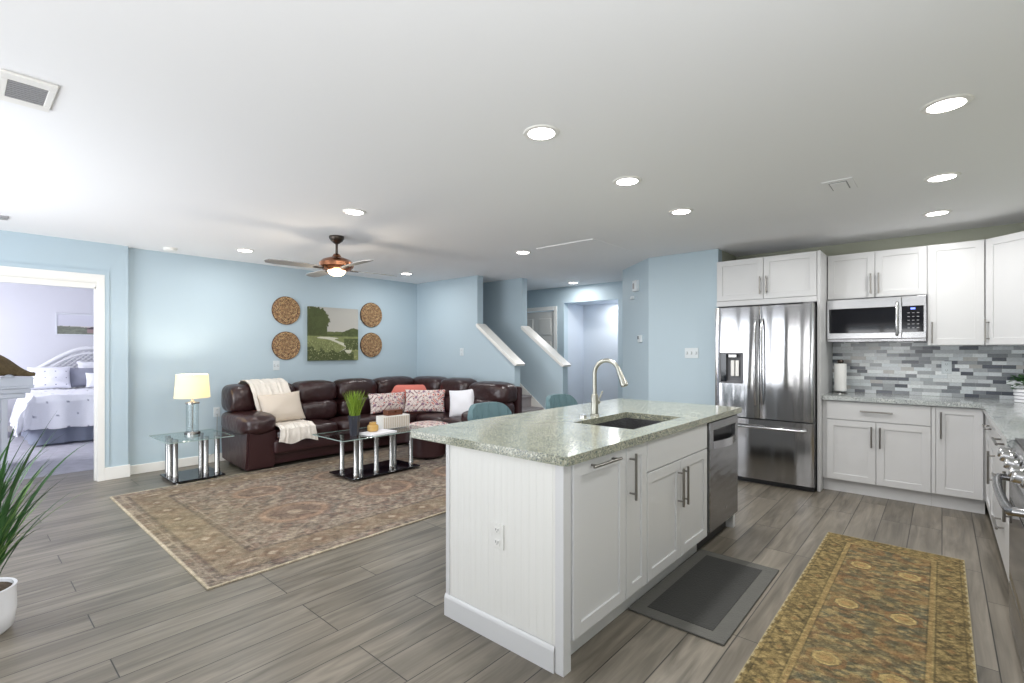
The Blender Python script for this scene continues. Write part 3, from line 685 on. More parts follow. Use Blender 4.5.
# right run (fronts face -x): local x = -world y
XF = 0.265
cabinet('base_cabinet', 'white cabinet around the counter corner with a drawer over doors with an upright handle', (XF, 5.527, 0), -R90, 1.022, 0.595, Z0, ZT,
        [('drawer', 0.0, 0.07, Z0+0.003, ZT-0.006), ('drawer', 0.0715, 1.019, 0.715, ZT-0.006, (0.42, 0.785, 0.68, 0.785)), ('door', 0.0715, 0.543, Z0+0.003, 0.709, None), ('door', 0.547, 1.019, Z0+0.003, 0.709, (0.967, 0.455, 0.967, 0.675))], toe=0.06)
cabinet('base_cabinet', 'white three-drawer cabinet between the counter corner and the range', (XF, 4.503, 0), -R90, 0.93, 0.595, Z0, ZT,
        [('drawer', 0.003, 0.927, 0.735, ZT-0.006, (0.34, 0.815, 0.61, 0.815)), ('drawer', 0.003, 0.927, 0.435, 0.729, (0.34, 0.60, 0.61, 0.60)), ('drawer', 0.003, 0.927, Z0+0.003, 0.429, (0.34, 0.34, 0.61, 0.34))], toe=0.06)
cabinet('base_cabinet', 'narrow white cabinet squeezed between the drawer stack and the range', (XF, 3.571, 0), -R90, 0.178, 0.595, Z0, ZT,
        [('door', 0.003, 0.175, Z0+0.003, ZT-0.006, (0.145, 0.5, 0.145, 0.75))], toe=0.06)
bm = B()
prism(bm, [(-0.869, 5.495), (0.238, 5.495), (0.238, 3.392), (XR-0.003, 3.392), (XR-0.003, YK-0.003), (-0.869, YK-0.003)], 0.876, 0.915)
tag(bm_origin(obj('kitchen_countertop', bm, 'granite_k'), (0.2, 5.8, 0.876)), 'grey granite L-shaped countertop under the mosaic backsplash', 'countertop')
# mosaic backsplash: individual tile colours in one tiled sheet
def tiles(name, length, z0, z1, mtx, seed):
    rnd = random.Random(seed); rh = 0.0335; V = []; Fc = []; C = []
    pal = [(226, 230, 232)]*4+[(196, 200, 204)]*4+[(164, 168, 172)]*4+[(126, 130, 136)]*3+[(84, 88, 98)]*3+[(206, 212, 216)]*3+[(180, 178, 176)]
    def face(a, b_, c, d_, col):
        n = len(V); V.extend([(a, 0, c), (b_, 0, c), (b_, 0, d_), (a, 0, d_)]); y = -0.004; V.extend([(a, y, c), (b_, y, c), (b_, y, d_), (a, y, d_)])
        for f in ((4, 5, 6, 7), (0, 1, 5, 4), (1, 2, 6, 5), (2, 3, 7, 6), (3, 0, 4, 7)): Fc.append([n+i for i in f])
        C.extend([col]*8)
    z = z0; r = 0
    while z < z1-0.004:
        x = -rnd.uniform(0, 0.12)
        while x < length:
            L = rnd.choice([0.085, 0.092, 0.098, 0.13]); c = rnd.choice(pal); j = rnd.uniform(0.93, 1.05)
            a, b_ = max(0, x)+0.0006, min(length, x+L)-0.0006
            if b_-a > 0.004: face(a, b_, z+0.0006, min(z1, z+rh)-0.0006, lin([v*j for v in c]))
            x += L
        z += rh; r += 1
    n = len(V); V.extend([(0, -0.0022, z0), (length, -0.0022, z0), (length, -0.0022, z1), (0, -0.0022, z1)]); Fc.append([n, n+1, n+2, n+3]); C.extend([lin((172, 172, 170))]*4)
    n = len(V); V.extend([(0, 0, z0), (length, 0, z0), (length, 0, z1), (0, 0, z1)]); Fc.append([n+3, n+2, n+1, n]); C.extend([lin((172, 172, 170))]*4)
    me = bpy.data.meshes.new(name); me.from_pydata(V, [], Fc); setcol(me, np.array(C)); me.transform(mtx)
    return me
o = obj('tile_backsplash', tiles('t', 1.748, 0.0, 0.55, Matrix(), 3), 'tile'); o.location = (-0.868, YK-0.002, 0.9155)
tag(o, 'grey and white glass mosaic tile backsplash behind the back counter', 'backsplash')
o = obj('tile_backsplash', tiles('t', 2.2, 0.0, 0.47, Matrix(), 5), 'tile'); o.location = (XR-0.002, YK-0.01, 0.9155); o.rotation_euler = (0, 0, -R90)
tag(o, 'mosaic tile backsplash on the right wall, out of view around the corner', 'backsplash')

# ---- refrigerator
FX0, FX1, FY = -1.81, -0.905, 5.335
t = thing('refrigerator', 'stainless french-door refrigerator with a water dispenser in the left door', 'refrigerator', (FX0, FY, 0)); W = FX1-FX0
obj('case', box(B(), 0.006, W-0.006, 0.075, 0.72, 0.03, 1.77, 0.004), 'grille', t)
def curved_door(x0, x1, z0, z1, hole=None, bulge=0.018):
    # gently bowed front made of vertical strips, hole=(hx0,hx1,hz0,hz1) left open
    b = B(); xs = sorted(set([x0+(x1-x0)*i/18 for i in range(19)]+([hole[0], hole[1]] if hole else [])))
    yb = lambda x: -bulge*(1-(2*(x-x0)/(x1-x0)-1)**2)**0.5*0.9
    zs = [z0, z1] if not hole else [z0, hole[2], hole[3], z1]
    for za, zb in zip(zs, zs[1:]):
        for xa, xb in zip(xs, xs[1:]):
            if hole and za == hole[2] and xa >= hole[0]-1e-6 and xb <= hole[1]+1e-6: continue
            v = [b.verts.new(p) for p in ((xa, yb(xa), za), (xb, yb(xb), za), (xb, yb(xb), zb), (xa, yb(xa), zb))]; b.faces.new(v)
            for zz, fl in ((za, 0), (zb, 1)):
                if zz in (z0, z1):
                    v = [b.verts.new(p) for p in ((xa, yb(xa), zz), (xb, yb(xb), zz), (xb, 0.07, zz), (xa, 0.07, zz))]; b.faces.new(v if fl else v[::-1])
    for xx, s in ((x0, 0), (x1, 1)):
        v = [b.verts.new(p) for p in ((xx, yb(xx), z0), (xx, yb(xx), z1), (xx, 0.07, z1), (xx, 0.07, z0))]; b.faces.new(v if not s else v[::-1])
    v = [b.verts.new(p) for p in ((x0, 0.07, z0), (x0, 0.07, z1), (x1, 0.07, z1), (x1, 0.07, z0))]
    if hole is None: b.faces.new(v)
    bmesh.ops.remove_doubles(b, verts=b.verts[:], dist=1e-5); bmesh.ops.recalc_face_normals(b, faces=b.faces[:])
    return b
SP = 0.432
hl = (0.052, 0.278, 1.01, 1.318)
dl = obj('door', curved_door(0.0, SP-0.003, 0.665, 1.79, hl), 'steel', t, True)
dr = obj('door', curved_door(SP+0.003, W, 0.665, 1.79), 'steel', t, True)
fd = obj('freezer_drawer', curved_door(0.0, W, 0.055, 0.652), 'steel', t, True)
def vhandle(x):
    b = B(); pts = []
    for i in range(13):
        u = i/12; z = 0.80+u*0.86; pts.append((x, -0.022-0.04*math.sin(PI*min(1, max(0, u)))**0.35, z))
    tube(b, pts, 0.011, 10); return b
obj('handle', vhandle(SP-0.03), 'steel_hd', dl, True); obj('handle', vhandle(SP+0.03), 'steel_hd', dr, True)
b = B(); tube(b, [(0.06+0.0, -0.02, 0.58)]+[(0.075+i*(W-0.15)/10, -0.05-0.012*math.sin(PI*i/10), 0.58) for i in range(11)]+[(W-0.06, -0.02, 0.58)], 0.013, 10)
obj('handle', b, 'steel_hd', fd, True)
b = B(); x0, x1, z0, z1 = hl
box(b, x0-0.004, x0+0.012, -0.024, 0.0, z0-0.004, z1+0.004); box(b, x1-0.012, x1+0.004, -0.024, 0.0, z0-0.004, z1+0.004); box(b, x0, x1, -0.024, 0.0, z0-0.004, z0+0.01); box(b, x0, x1, -0.024, 0.0, z1-0.01, z1+0.004)
dp = obj('dispenser', b, 'dispgrey', dl)
b = B(); box(b, x0, x0+0.065, -0.02, 0.05, z0, z1); obj('control_strip', b, 'blackglass', dp)
b = B(); box(b, x0+0.065, x1, 0.03, 0.045, z0, z1); box(b, x0+0.065, x1, 0.0, 0.03, z0, z0+0.02); obj('recess', b, 'dispgrey', dp)
b = B(); box(b, x0+0.105, x0+0.14, 0.0, 0.012, z0+0.07, z1-0.075, 0.004); box(b, x0+0.15, x0+0.185, 0.0, 0.012, z0+0.07, z1-0.075, 0.004); obj('paddle', b, 'trim', dp)
b = B(); box(b, x0+0.085, x0+0.17, -0.022, 0.03, z1-0.05, z1-0.01, 0.008); obj('spout', b, 'chrome', dp)
obj('base_grille', box(B(), 0.01, W-0.01, 0.05, 0.09, 0.0, 0.05), 'black', t)
obj('hinge_cover', box(B(), W-0.09, W-0.01, 0.02, 0.1, 1.79, 1.803, 0.003), 'grille', t)

# ---- microwave
t = thing('microwave', 'stainless over-the-range microwave mounted under the wall cabinet', 'microwave', (-0.862, 5.745, 1.44)); W = 0.757; Hh = 0.402
obj('case', box(B(), 0.003, W-0.003, 0.03, 0.37, 0.0, Hh-0.001), 'black', t)
b = B(); DX = 0.585
box(b, 0, DX-0.002, 0, 0.03, Hh-0.092, Hh, 0.003); box(b, 0, DX-0.002, 0, 0.03, 0.018, 0.075, 0.003); box(b, 0, 0.018, 0, 0.03, 0.07, Hh-0.09); box(b, DX-0.03, DX-0.002, 0, 0.03, 0.07, Hh-0.09)
dm = obj('door', b, 'steel_sm', t)
obj('window', box(B(), 0.016, DX-0.028, 0.006, 0.014, 0.073, Hh-0.09), 'blackglass', dm)
b = B(); tube(b, [(DX-0.035, 0.0, 0.05)]+[(DX-0.035, -0.03-0.012*math.sin(PI*i/8), 0.06+i*0.28/8) for i in range(9)]+[(DX-0.035, 0.0, 0.35)], 0.012, 10); obj('handle', b, 'steel_hd', dm, True)
b = B(); box(b, DX, W, 0, 0.03, Hh-0.092, Hh, 0.003); box(b, DX, W, 0, 0.03, 0.018, 0.075, 0.003); box(b, W-0.018, W, 0, 0.03, 0.07, Hh-0.09); cp = obj('control_frame', b, 'steel_sm', t)
b = B(); box(b, DX, W-0.017, 0.004, 0.014, 0.073, Hh-0.09); cp2 = obj('control_panel', b, 'blackglass', t)
obj('display', box(B(), DX+0.062, DX+0.095, 0.002, 0.005, Hh-0.122, Hh-0.106), 'display', cp2)
b = B()
for r in range(5):
    for c in range(3): box(b, DX+0.04+c*0.033, DX+0.056+c*0.033, 0.0032, 0.0045, 0.11+r*0.034, 0.116+r*0.034)
obj('buttons', b, 'grille', cp2)
obj('bottom_lip', box(B(), 0, W, 0.0, 0.36, -0.012, 0.016, 0.003), 'steel_dw', t)

# ---- range at the right edge (front faces -x)
t = thing('gas_range', 'stainless gas range with knobs and a curved oven door handle at the right edge', 'stove', (0.245, 3.385, 0), -R90); W = 0.76
obj('body', box(B(), 0.003, W-0.003, 0.03, 0.60, 0.02, 0.90), 'grille', t)
dd_ = obj('oven_door', box(B(), 0.004, W-0.004, 0.0, 0.035, 0.24, 0.775, 0.004), 'steel_dw', t)
obj('oven_window', box(B(), 0.07, W-0.07, -0.003, 0.002, 0.30, 0.65, 0.002), 'blackglass', dd_)
b = B(); tube(b, [(0.03, 0.0, 0.735), (0.035, -0.035, 0.735), (0.07, -0.046, 0.725), (0.2, -0.052, 0.72), (0.38, -0.055, 0.72), (0.56, -0.052, 0.72), (0.69, -0.046, 0.725), (0.725, -0.035, 0.735), (0.73, 0, 0.735)], 0.017, 12)
obj('handle', b, 'steel_dw', dd_, True)
obj('storage_drawer', box(B(), 0.004, W-0.004, 0.0, 0.035, 0.05, 0.232, 0.004), 'steel_dw', t)
b = prism(B(), [(0.0, 0.79), (-0.012, 0.80), (0.02, 0.912), (0.06, 0.925), (0.06, 0.79)], 0, W, Matrix(((0, 0, 1, 0), (1, 0, 0, 0), (0, 1, 0, 0), (0, 0, 0, 1))))
cpn = obj('control_panel', b, 'steel_sm', t)
for kx in (0.075, 0.19, 0.38, 0.57, 0.685):
    mt = Matrix.Translation((kx, -0.002, 0.853)) @ RX(math.radians(90-16))
    obj('knob', lathe(B(), [(0.034, 0), (0.034, 0.008), (0.027, 0.014), (0.025, 0.036), (0.021, 0.04), (0, 0.04)], 20, mt), 'steel_hd', cpn, True)
obj('cooktop', box(B(), 0.0, W, 0.02, 0.6, 0.905, 0.925, 0.004), 'black', t)
for gx in (0.13, 0.38, 0.63):
    b = B(); s = 0.115
    for dx in (-s, 0, s): box(b, gx+dx-0.006, gx+dx+0.006, 0.07, 0.56, 0.945, 0.96, 0.002)
    for dy in (0.075, 0.2, 0.32, 0.44, 0.555): box(b, gx-s, gx+s, dy-0.006, dy+0.006, 0.94, 0.955, 0.002)
    for dx in (-s, s):
        for dy in (0.075, 0.555): box(b, gx+dx-0.007, gx+dx+0.007, dy-0.007, dy+0.007, 0.925, 0.95)
    obj('grate', b, 'black', t)
for gx in (0.13, 0.63):
    for dy in (0.2, 0.44): obj('burner', lathe(B(), [(0.045, 0.925), (0.045, 0.935), (0.03, 0.94), (0, 0.94)], 18, T(gx, dy, 0)), 'black', t)
# paper towel holder
t = thing('paper_towel_holder', 'white paper towel roll on an upright holder on the counter beside the fridge panel', 'paper towel holder', (-0.765, 5.86, 0.9155))
obj('base', lathe(B(), [(0.06, 0), (0.06, 0.006), (0.05, 0.012), (0, 0.012)], 24), 'chrome', t, True)
obj('rod', lathe(B(), [(0.006, 0.01), (0.006, 0.335), (0.0, 0.335)], 10), 'chrome', t, True)
obj('finial', lathe(B(), [(0.0, 0.3), (0.022, 0.302), (0.03, 0.32), (0.022, 0.336), (0.0, 0.34)], 14), 'bronze', t, True)
obj('paper_roll', lathe(B(), [(0.02, 0.028), (0.05, 0.028), (0.052, 0.035), (0.052, 0.292), (0.05, 0.298), (0.02, 0.298), (0.02, 0.028)], 28, cap=False), 'paper', t, True)

# ============================================================ RUGS AND MATS
def rect_mask(x, y, hx, hy): return np.minimum(hx-np.abs(x), hy-np.abs(y))
def big_rug():
    W, L, nx, ny, t = 2.62, 3.72, 240, 330, 0.008
    me, v = slab_grid(W, L, nx, ny, t); x, y = v[:, 0], v[:, 1]
    e = rect_mask(x, y, W/2, L/2)
    taupe, rust, grey, cream, dark, blue = [lin(c) for c in ((136, 121, 109), (130, 106, 94), (104, 101, 97), (164, 150, 132), (84, 74, 68), (124, 126, 142))]
    n1 = vnoise(x*7+9, y*7+3, 1)[:, None]; n2 = vnoise(x*19+5, y*16+2, 2)[:, None]; n3 = vnoise(x*38+2, y*38+7, 3, 3)[:, None]
    c = taupe*(1-n1)+grey*n1
    c = np.where(n2 > 0.56, c*0.45+rust*0.55, c); c = np.where(n2 < 0.42, c*0.45+cream*0.55, c)
    c = np.where(n3 > 0.6, c*0.45+dark*0.55, c); c = np.where(n3 < 0.36, c*0.6+cream*0.4, c)
    # medallions
    for mx_, my_, rx, ry in ((0.36, -0.93, 0.26, 0.30), (0.33, -0.02, 0.26, 0.30), (-0.46, -0.90, 0.2, 0.24), (-0.5, -0.1, 0.2, 0.24), (0.33, 0.9, 0.26, 0.3), (-0.46, 0.75, 0.2, 0.24)):
        r = np.sqrt(((x-mx_)/rx)**2+((y-my_)/ry)**2)+0.1*(n2[:, 0]-0.5)
        c = np.where((r < 1)[:, None], c*0.35+lin((132, 110, 98))*0.5, c)
        c = np.where((np.abs(r-0.8) < 0.09)[:, None], c*0.4+lin((160, 134, 114))*0.6, c)
        c = np.where((r < 0.45)[:, None], c*0.4+lin((120, 104, 94))*0.6, c); c = np.where((r < 0.2)[:, None], c*0.4+cream*0.6, c)
    # scrolling field: curved stripes
    sw = np.sin(9*x+3*np.sin(5*y))*np.sin(8*y+3*np.sin(6*x)); c = np.where(((sw > 0.1) & (sw < 0.28) & (e > 0.42))[:, None], c*0.6+cream*0.4, c)
    # borders
    for e0, e1, col, k in ((0.40, 0.415, cream, 0.5), (0.36, 0.38, dark, 0.5), (0.10, 0.12, dark, 0.5), (0.06, 0.075, cream, 0.5)):
        c = np.where(((e > e0) & (e < e1))[:, None], c*(1-k)+col*k, c)
    inb = (e > 0.12) & (e < 0.36); a = np.where(np.abs(x)*L > np.abs(y)*W, y, x)
    c = np.where(inb[:, None], c*0.55+lin((136, 120, 98))*0.45, c)
    ro = np.abs(((a*3.2) % 1)-0.5)*0.31+np.abs(e-0.24); c = np.where((inb & (ro < 0.09))[:, None], c*0.45+lin((116, 96, 82))*0.55, c)
    c = np.where((inb & (ro < 0.035))[:, None], cream, c)
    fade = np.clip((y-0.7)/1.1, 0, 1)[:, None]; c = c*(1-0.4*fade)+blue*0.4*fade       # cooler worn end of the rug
    ol = np.clip((-0.75-y)/0.9, 0, 1)[:, None]*np.clip(1-np.abs(x)/1.2, 0, 1)[:, None]; c = c*(1-0.25*ol)+lin((150, 138, 96))*0.25*ol
    c = np.where((e < 0.012)[:, None], lin((186, 174, 152)), c)
    n4 = vnoise(x*55+1, y*55+9, 23, 2)[:, None]; n5 = vnoise(x*13+4, y*13+1, 27, 3)[:, None]; c = c*(0.68+0.56*n4)*(0.72+0.5*n5); setcol(me, c); return me
o = obj('area_rug', big_rug(), 'rug'); o.location = (-4.408, 2.80, 0.0005)
tag(o, 'large faded taupe and rust oriental rug in front of the leather sectional', 'rug')
def runner():
    W, L, nx, ny, t = 0.74, 2.5, 120, 400, 0.008
    me, v = slab_grid(W, L, nx, ny, t); x, y = v[:, 0], v[:, 1]; e = rect_mask(x, y, W/2, L/2)
    olive, tan, gold, dark, rust, teal = [lin(c) for c in ((106, 96, 70), (132, 114, 78), (166, 146, 100), (58, 54, 42), (128, 94, 64), (76, 84, 74))]
    n1 = vnoise(x*8+3, y*14+1, 11)[:, None]; n2 = vnoise(x*16+2, y*34+8, 12)[:, None]; n3 = vnoise(x*70+6, y*90+1, 13, 2)[:, None]
    fld = olive*(1-n1)+lin((100, 92, 74))*n1
    n6 = vnoise(x*34+4, y*46+2, 41, 2)[:, None]; fld = np.where(n6 > 0.6, fld*0.5+gold*0.5, fld); fld = np.where(n6 < 0.36, fld*0.5+dark*0.5, fld); fld = np.where(n2 > 0.58, fld*0.65+rust*0.35, fld); fld = np.where(n2 < 0.4, fld*0.65+teal*0.35, fld)
    brd = tan*(1-n2)+lin((106, 94, 66))*n2; nb = vnoise(x*60+4, y*60+2, 42, 2)[:, None]; brd = np.where(nb > 0.58, brd*0.5+dark*0.5, brd); brd = np.where(nb < 0.38, brd*0.6+gold*0.4, brd)
    inner = (e > 0.16)
    c = np.where(inner[:, None], fld, brd)
    for sx in (-1, 1):
        for k in range(-2, 3):
            mx_, my_ = sx*0.118-0.0, k*0.613+0.115
            oo = np.hypot((x-mx_)/0.10, (y-my_-0.306)/0.09); c = np.where((inner & (oo < 1) & (oo > 0.55))[:, None], c*0.6+rust*0.4, c)
            dx = np.abs(x-mx_)/0.05; dy = np.abs(y-my_)/0.052; r = np.maximum(np.maximum(dx, dy), (dx+dy)*0.72)
            if k % 1 == 0:
                c = np.where((inner & (r < 1.5) & (r > 1.15))[:, None], c*0.5+rust*0.5, c)
                c = np.where((inner & (r < 1.0))[:, None], gold, c); c = np.where((inner & (r < 0.8))[:, None], tan*0.8+gold*0.2, c)
                c = np.where((inner & (r < 0.45))[:, None], rust*0.6+gold*0.4, c)
    for e0, e1, col, k in ((0.158, 0.166, dark, 0.5), (0.135, 0.158, gold, 0.35), (0.127, 0.135, dark, 0.5), (0.022, 0.030, dark, 0.5)):
        c = np.where(((e > e0) & (e < e1))[:, None], c*(1-k)+col*k, c)
    a = np.where(e < (L/2-np.abs(y))-1e-6, y, x); inb = (e > 0.03) & (e < 0.127)
    ro = np.abs(((a*6.5) % 1)-0.5)*0.154+np.abs(e-0.078); c = np.where((inb & (ro < 0.05) & (ro > 0.034))[:, None], c*0.5+dark*0.5, c); c = np.where((inb & (ro < 0.018))[:, None], c*0.5+rust*0.5, c)
    dots = (e > 0.137) & (e < 0.156) & (((a*40) % 1) < 0.45); c = np.where(dots[:, None], c*0.6+rust*0.4, c)
    n5 = vnoise(x*40+1, y*60+2, 31, 2)[:, None]; c = c*(0.7+0.6*n3)*(0.75+0.5*n5)
    wear = vnoise(x*5+1, y*5+4, 14)[:, None]; c = np.where(wear > 0.55, c*0.75+tan*0.25, c)
    wob = 0.003*np.sin(y*90); c = np.where((e < 0.006+wob)[:, None], lin((160, 148, 116)), c)
    setcol(me, c); return me
o = obj('kitchen_rug', runner(), 'rug'); o.location = (-0.262, 3.005, 0.0005); o.rotation_euler = (0, 0, 0.0)
tag(o, 'olive and tan oriental runner rug on the kitchen floor between island and range', 'rug')
t = thing('kitchen_mat', 'charcoal anti-fatigue mat with a lighter grey border along the island cabinets', 'mat', (-0.985, 2.815, 0))
obj('border', box(B(), -0.244, 0.24, -0.505, 0.505, 0.0005, 0.011, 0.004), 'mat_l', t)
obj('pad', box(B(), -0.17, 0.165, -0.43, 0.425, 0.008, 0.0135, 0.002), 'mat_d', t)

# ============================================================ SECTIONAL SOFA
def part(name, bm, m, t, smooth=True, label=None):
    if isinstance(bm, bmesh.types.BMesh): bm.transform(Matrix.Translation(-Vector(t.location)))
    return obj(name, bm, m, t, smooth, label=label)
t = thing('sectional_sofa', 'dark brown leather sectional sofa filling the corner of the living room', 'sofa', (-6.0, 4.0, 0))
b = B()
box(b, -6.46, -5.745, 2.36, 4.08, 0.04, 0.30, 0.02)
prism(b, [(-6.46, 4.05), (-5.745, 4.05), (-5.70, 4.16), (-5.62, 4.235), (-5.5, 4.26), (-5.5, 5.03), (-6.46, 5.03)], 0.04, 0.30, bev=0.015)
box(b, -5.52, -4.24, 4.26, 5.03, 0.04, 0.30, 0.02)
part('base', b, 'leather_d', t)
b = B(); box(b, -6.47, -6.33, 2.3, 5.04, 0.1, 0.86, 0.03); box(b, -6.47, -4.23, 4.94, 5.045, 0.1, 0.86, 0.03); part('back_frame', b, 'leather_d', t)
b = B(); box(b, -5.80, -5.655, 2.39, 4.02, 0.165, 0.325, 0.035, seg=4); part('front_rail', b, 'leather_d', t)
b = B(); box(b, -5.5, -4.5, 4.17, 4.3, 0.165, 0.325, 0.035, seg=4); part('front_rail', b, 'leather_d', t)
# near arm: flared panel and padded top
b = B(); prism(b, [(-6.46, 0.05), (-5.73, 0.015), (-5.70, 0.2), (-5.68, 0.46), (-6.47, 0.46), (-6.49, 0.3)], 0, 0.32, Matrix.Translation((0, 2.43, 0)) @ XZ, 0.02); part('arm_panel', b, 'leather_d', t)
b = B(); soft(b, (-6.06, 2.255, 0.515), (0.44, 0.195, 0.125), 3.6, lump=0.02, seed=1); part('arm_pad', b, 'leather', t)
b = B(); soft(b, (-6.26, 2.235, 0.78), (0.20, 0.16, 0.165), 3.8, lump=0.02, seed=2); part('arm_headrest', b, 'leather', t)
b = B(); prism(b, [(-5.0, 0.05), (-4.24, 0.05), (-4.22, 0.50), (-4.5, 0.50)], 0, 0.0001) if False else box(b, -4.50, -4.235, 4.20, 5.0, 0.05, 0.47, 0.03); part('arm_panel', b, 'leather_d', t)
b = B(); soft(b, (-4.38, 4.50, 0.50), (0.17, 0.36, 0.10), 3.6, lump=0.02, seed=3); part('arm_pad', b, 'leather', t)
def seat(cx, cy, hx, hy, sd): part('seat_cushion', soft(B(), (cx, cy, 0.375), (hx, hy, 0.095), 4.2, lump=0.018, seed=sd), 'leather', t)
seat(-5.87, 2.80, 0.25, 0.40, 4); seat(-5.87, 3.61, 0.25, 0.405, 5); seat(-5.86, 4.36, 0.30, 0.35, 6)
seat(-5.27, 4.52, 0.30, 0.30, 7); seat(-4.75, 4.52, 0.27, 0.30, 8)
def backc(cx, cy, hx, hy, sd, rz=0, top=0.95):
    mt = T(cx, cy, 0) @ RZ(rz); b = B()
    hz = 0.15; soft(b, (0, 0.0, top-hz), (hx, hy, hz), 3.4, mt, lump=0.02, seed=sd)
    soft(b, (0.0, -0.03, 0.57), (hx*0.97, hy, 0.14), 3.4, mt, lump=0.02, seed=sd+50)
    part('back_cushion', b, 'leather', t)
for i, (y0, y1) in enumerate(((2.36, 2.84), (2.84, 3.40), (3.40, 4.02), (4.02, 4.74))): backc(-6.22, (y0+y1)/2, (y1-y0)/2+0.005, 0.19, 10+i, PI/2)
for i, (x0, x1, tp) in enumerate(((-6.2, -5.52, 0.95), (-5.52, -4.92, 0.95), (-4.92, -4.21, 0.925))): backc((x0+x1)/2, 4.80, (x1-x0)/2+0.005, 0.19, 20+i, 0, tp)
for px_, py_ in ((-6.38, 2.2), (-5.82, 2.25), (-4.33, 4.33), (-4.33, 4.93)):
    b = B(); box(b, px_-0.035, px_+0.035, py_-0.035, py_+0.035, 0.009, 0.06, 0.004); part('foot', b, 'black', t)
# throw blanket draped over the back, seat and front edge
def throw():
    P_ = [(-6.44, 0.84, 2.49), (-6.43, 0.945, 2.49), (-6.33, 0.985, 2.49), (-6.2, 0.985, 2.49), (-6.07, 0.95, 2.50), (-6.005, 0.84, 2.52), (-5.995, 0.68, 2.55), (-5.97, 0.57, 2.57), (-5.90, 0.495, 2.58), (-5.78, 0.485, 2.60), (-5.66, 0.485, 2.62), (-5.585, 0.45, 2.635), (-5.57, 0.37, 2.64), (-5.575, 0.30, 2.64)]
    n = 26; bm = B(); G = []
    for i in range(len(P_)-1):
        for k in range(3):
            u = k/3; a, c = P_[i], P_[i+1]; G.append(tuple(a[j]*(1-u)+c[j]*u for j in range(3)))
    G.append(P_[-1]); rows = []
    for i, (x, z, yc) in enumerate(G):
        r = []
        for j in range(n):
            v_ = j/(n-1)-0.5; s = i/len(G); w_ = 0.43+0.03*math.sin(7*s)
            fold = 0.010*math.sin(22*v_+5*s)+0.006*math.sin(41*v_-9*s); hem = 0.02*math.sin(9*v_) if i == len(G)-1 else 0
            nx_, nz_ = (0.4, 0.9) if 0.1 < s < 0.33 or 0.62 < s < 0.86 else (0.95, 0.2)
            r.append(bm.verts.new((x+abs(fold)*nx_, yc+v_*w_+0.015*math.sin(12*s+v_), z+abs(fold)*nz_+hem)))
        rows.append(r)
    for a, c in zip(rows, rows[1:]):
        for j in range(n-1): bm.faces.new((a[j], a[j+1], c[j+1], c[j]))
    bmesh.ops.recalc_face_normals(bm, faces=bm.faces[:]); bmesh.ops.solidify(bm, geom=bm.faces[:], thickness=0.012)
    return bm
tag(bm_origin(obj('throw_blanket', throw(), 'cream', smooth=True), (-5.95, 2.6, 0.5)), 'cream throw blanket draped over the left end of the leather sofa', 'blanket')
def place_pillow(name, label, m, w, h, th, loc, rz, lean, roll=0, seed=0, group=None, colfn=None):
    me = bpy.data.meshes.new(name); b = pillow_bm(w, h, th, seed=seed)
    b.to_mesh(me); b.free()
    if colfn:
        n = len(me.vertices); co = np.empty(n*3); me.vertices.foreach_get('co', co); setcol(me, colfn(co.reshape(-1, 3)))
    o = obj(name, me, m, smooth=True); o.location = loc
    o.rotation_euler = (T(0, 0, 0) @ RZ(rz) @ RX(-math.radians(lean)) @ RY(math.radians(roll))).to_euler()
    return tag(o, label, 'pillow', group)
def damask(co):
    x, z = co[:, 0]*15, co[:, 2]*15
    a = np.sin(3.1*x+1.4*np.sin(2.9*z))*np.sin(3.3*z+1.6*np.sin(2.7*x)); b = np.sin(2.0*x-1)*np.sin(2.2*z+1)
    c = np.tile(lin((222, 210, 204)), (len(co), 1))
    c[np.abs(a) < 0.13] = lin((128, 84, 96)); c[a > 0.72] = lin((196, 108, 100)); c[(b > 0.82)] = lin((140, 110, 130))
    return c
def place_damask(label, w, h, th, loc, rz, lean, seed):
    # finer grid so the print reads
    me = bpy.data.meshes.new('p'); b = pillow_bm(w, h, th, n=90, seed=seed); b.to_mesh(me); b.free()
    n = len(me.vertices); co = np.empty(n*3); me.vertices.foreach_get('co', co); setcol(me, damask(co.reshape(-1, 3)*1.05))
    o = obj('throw_pillow', me, 'damask', smooth=True); o.location = loc; o.rotation_euler = (RZ(rz) @ RX(-math.radians(lean))).to_euler()
    return tag(o, label, 'pillow')
place_pillow('throw_pillow', 'plain beige pillow leaning on the throw blanket at the left of the sofa', 'beige', 0.50, 0.36, 0.17, (-5.86, 2.60, 0.50), PI/2, 22, -3, 1)
place_pillow('throw_pillow', 'coral pink pillow standing behind the two patterned pillows', 'coral', 0.76, 0.36, 0.12, (-5.84, 4.43, 0.50), math.radians(54), 16, 0, 2)
place_damask('patterned lumbar pillow on the left, next to the grassy plant', 0.56, 0.29, 0.15, (-5.80, 4.02, 0.475), math.radians(80), 20, 3)
place_damask('patterned lumbar pillow on the right, in the corner of the sofa', 0.58, 0.33, 0.15, (-5.46, 4.36, 0.475), math.radians(42), 18, 4)
place_pillow('throw_pillow', 'light grey square pillow at the right part of the sofa near the bar stool', 'white_c', 0.36, 0.39, 0.15, (-4.80, 4.46, 0.45), math.radians(30), 20, -6, 5)

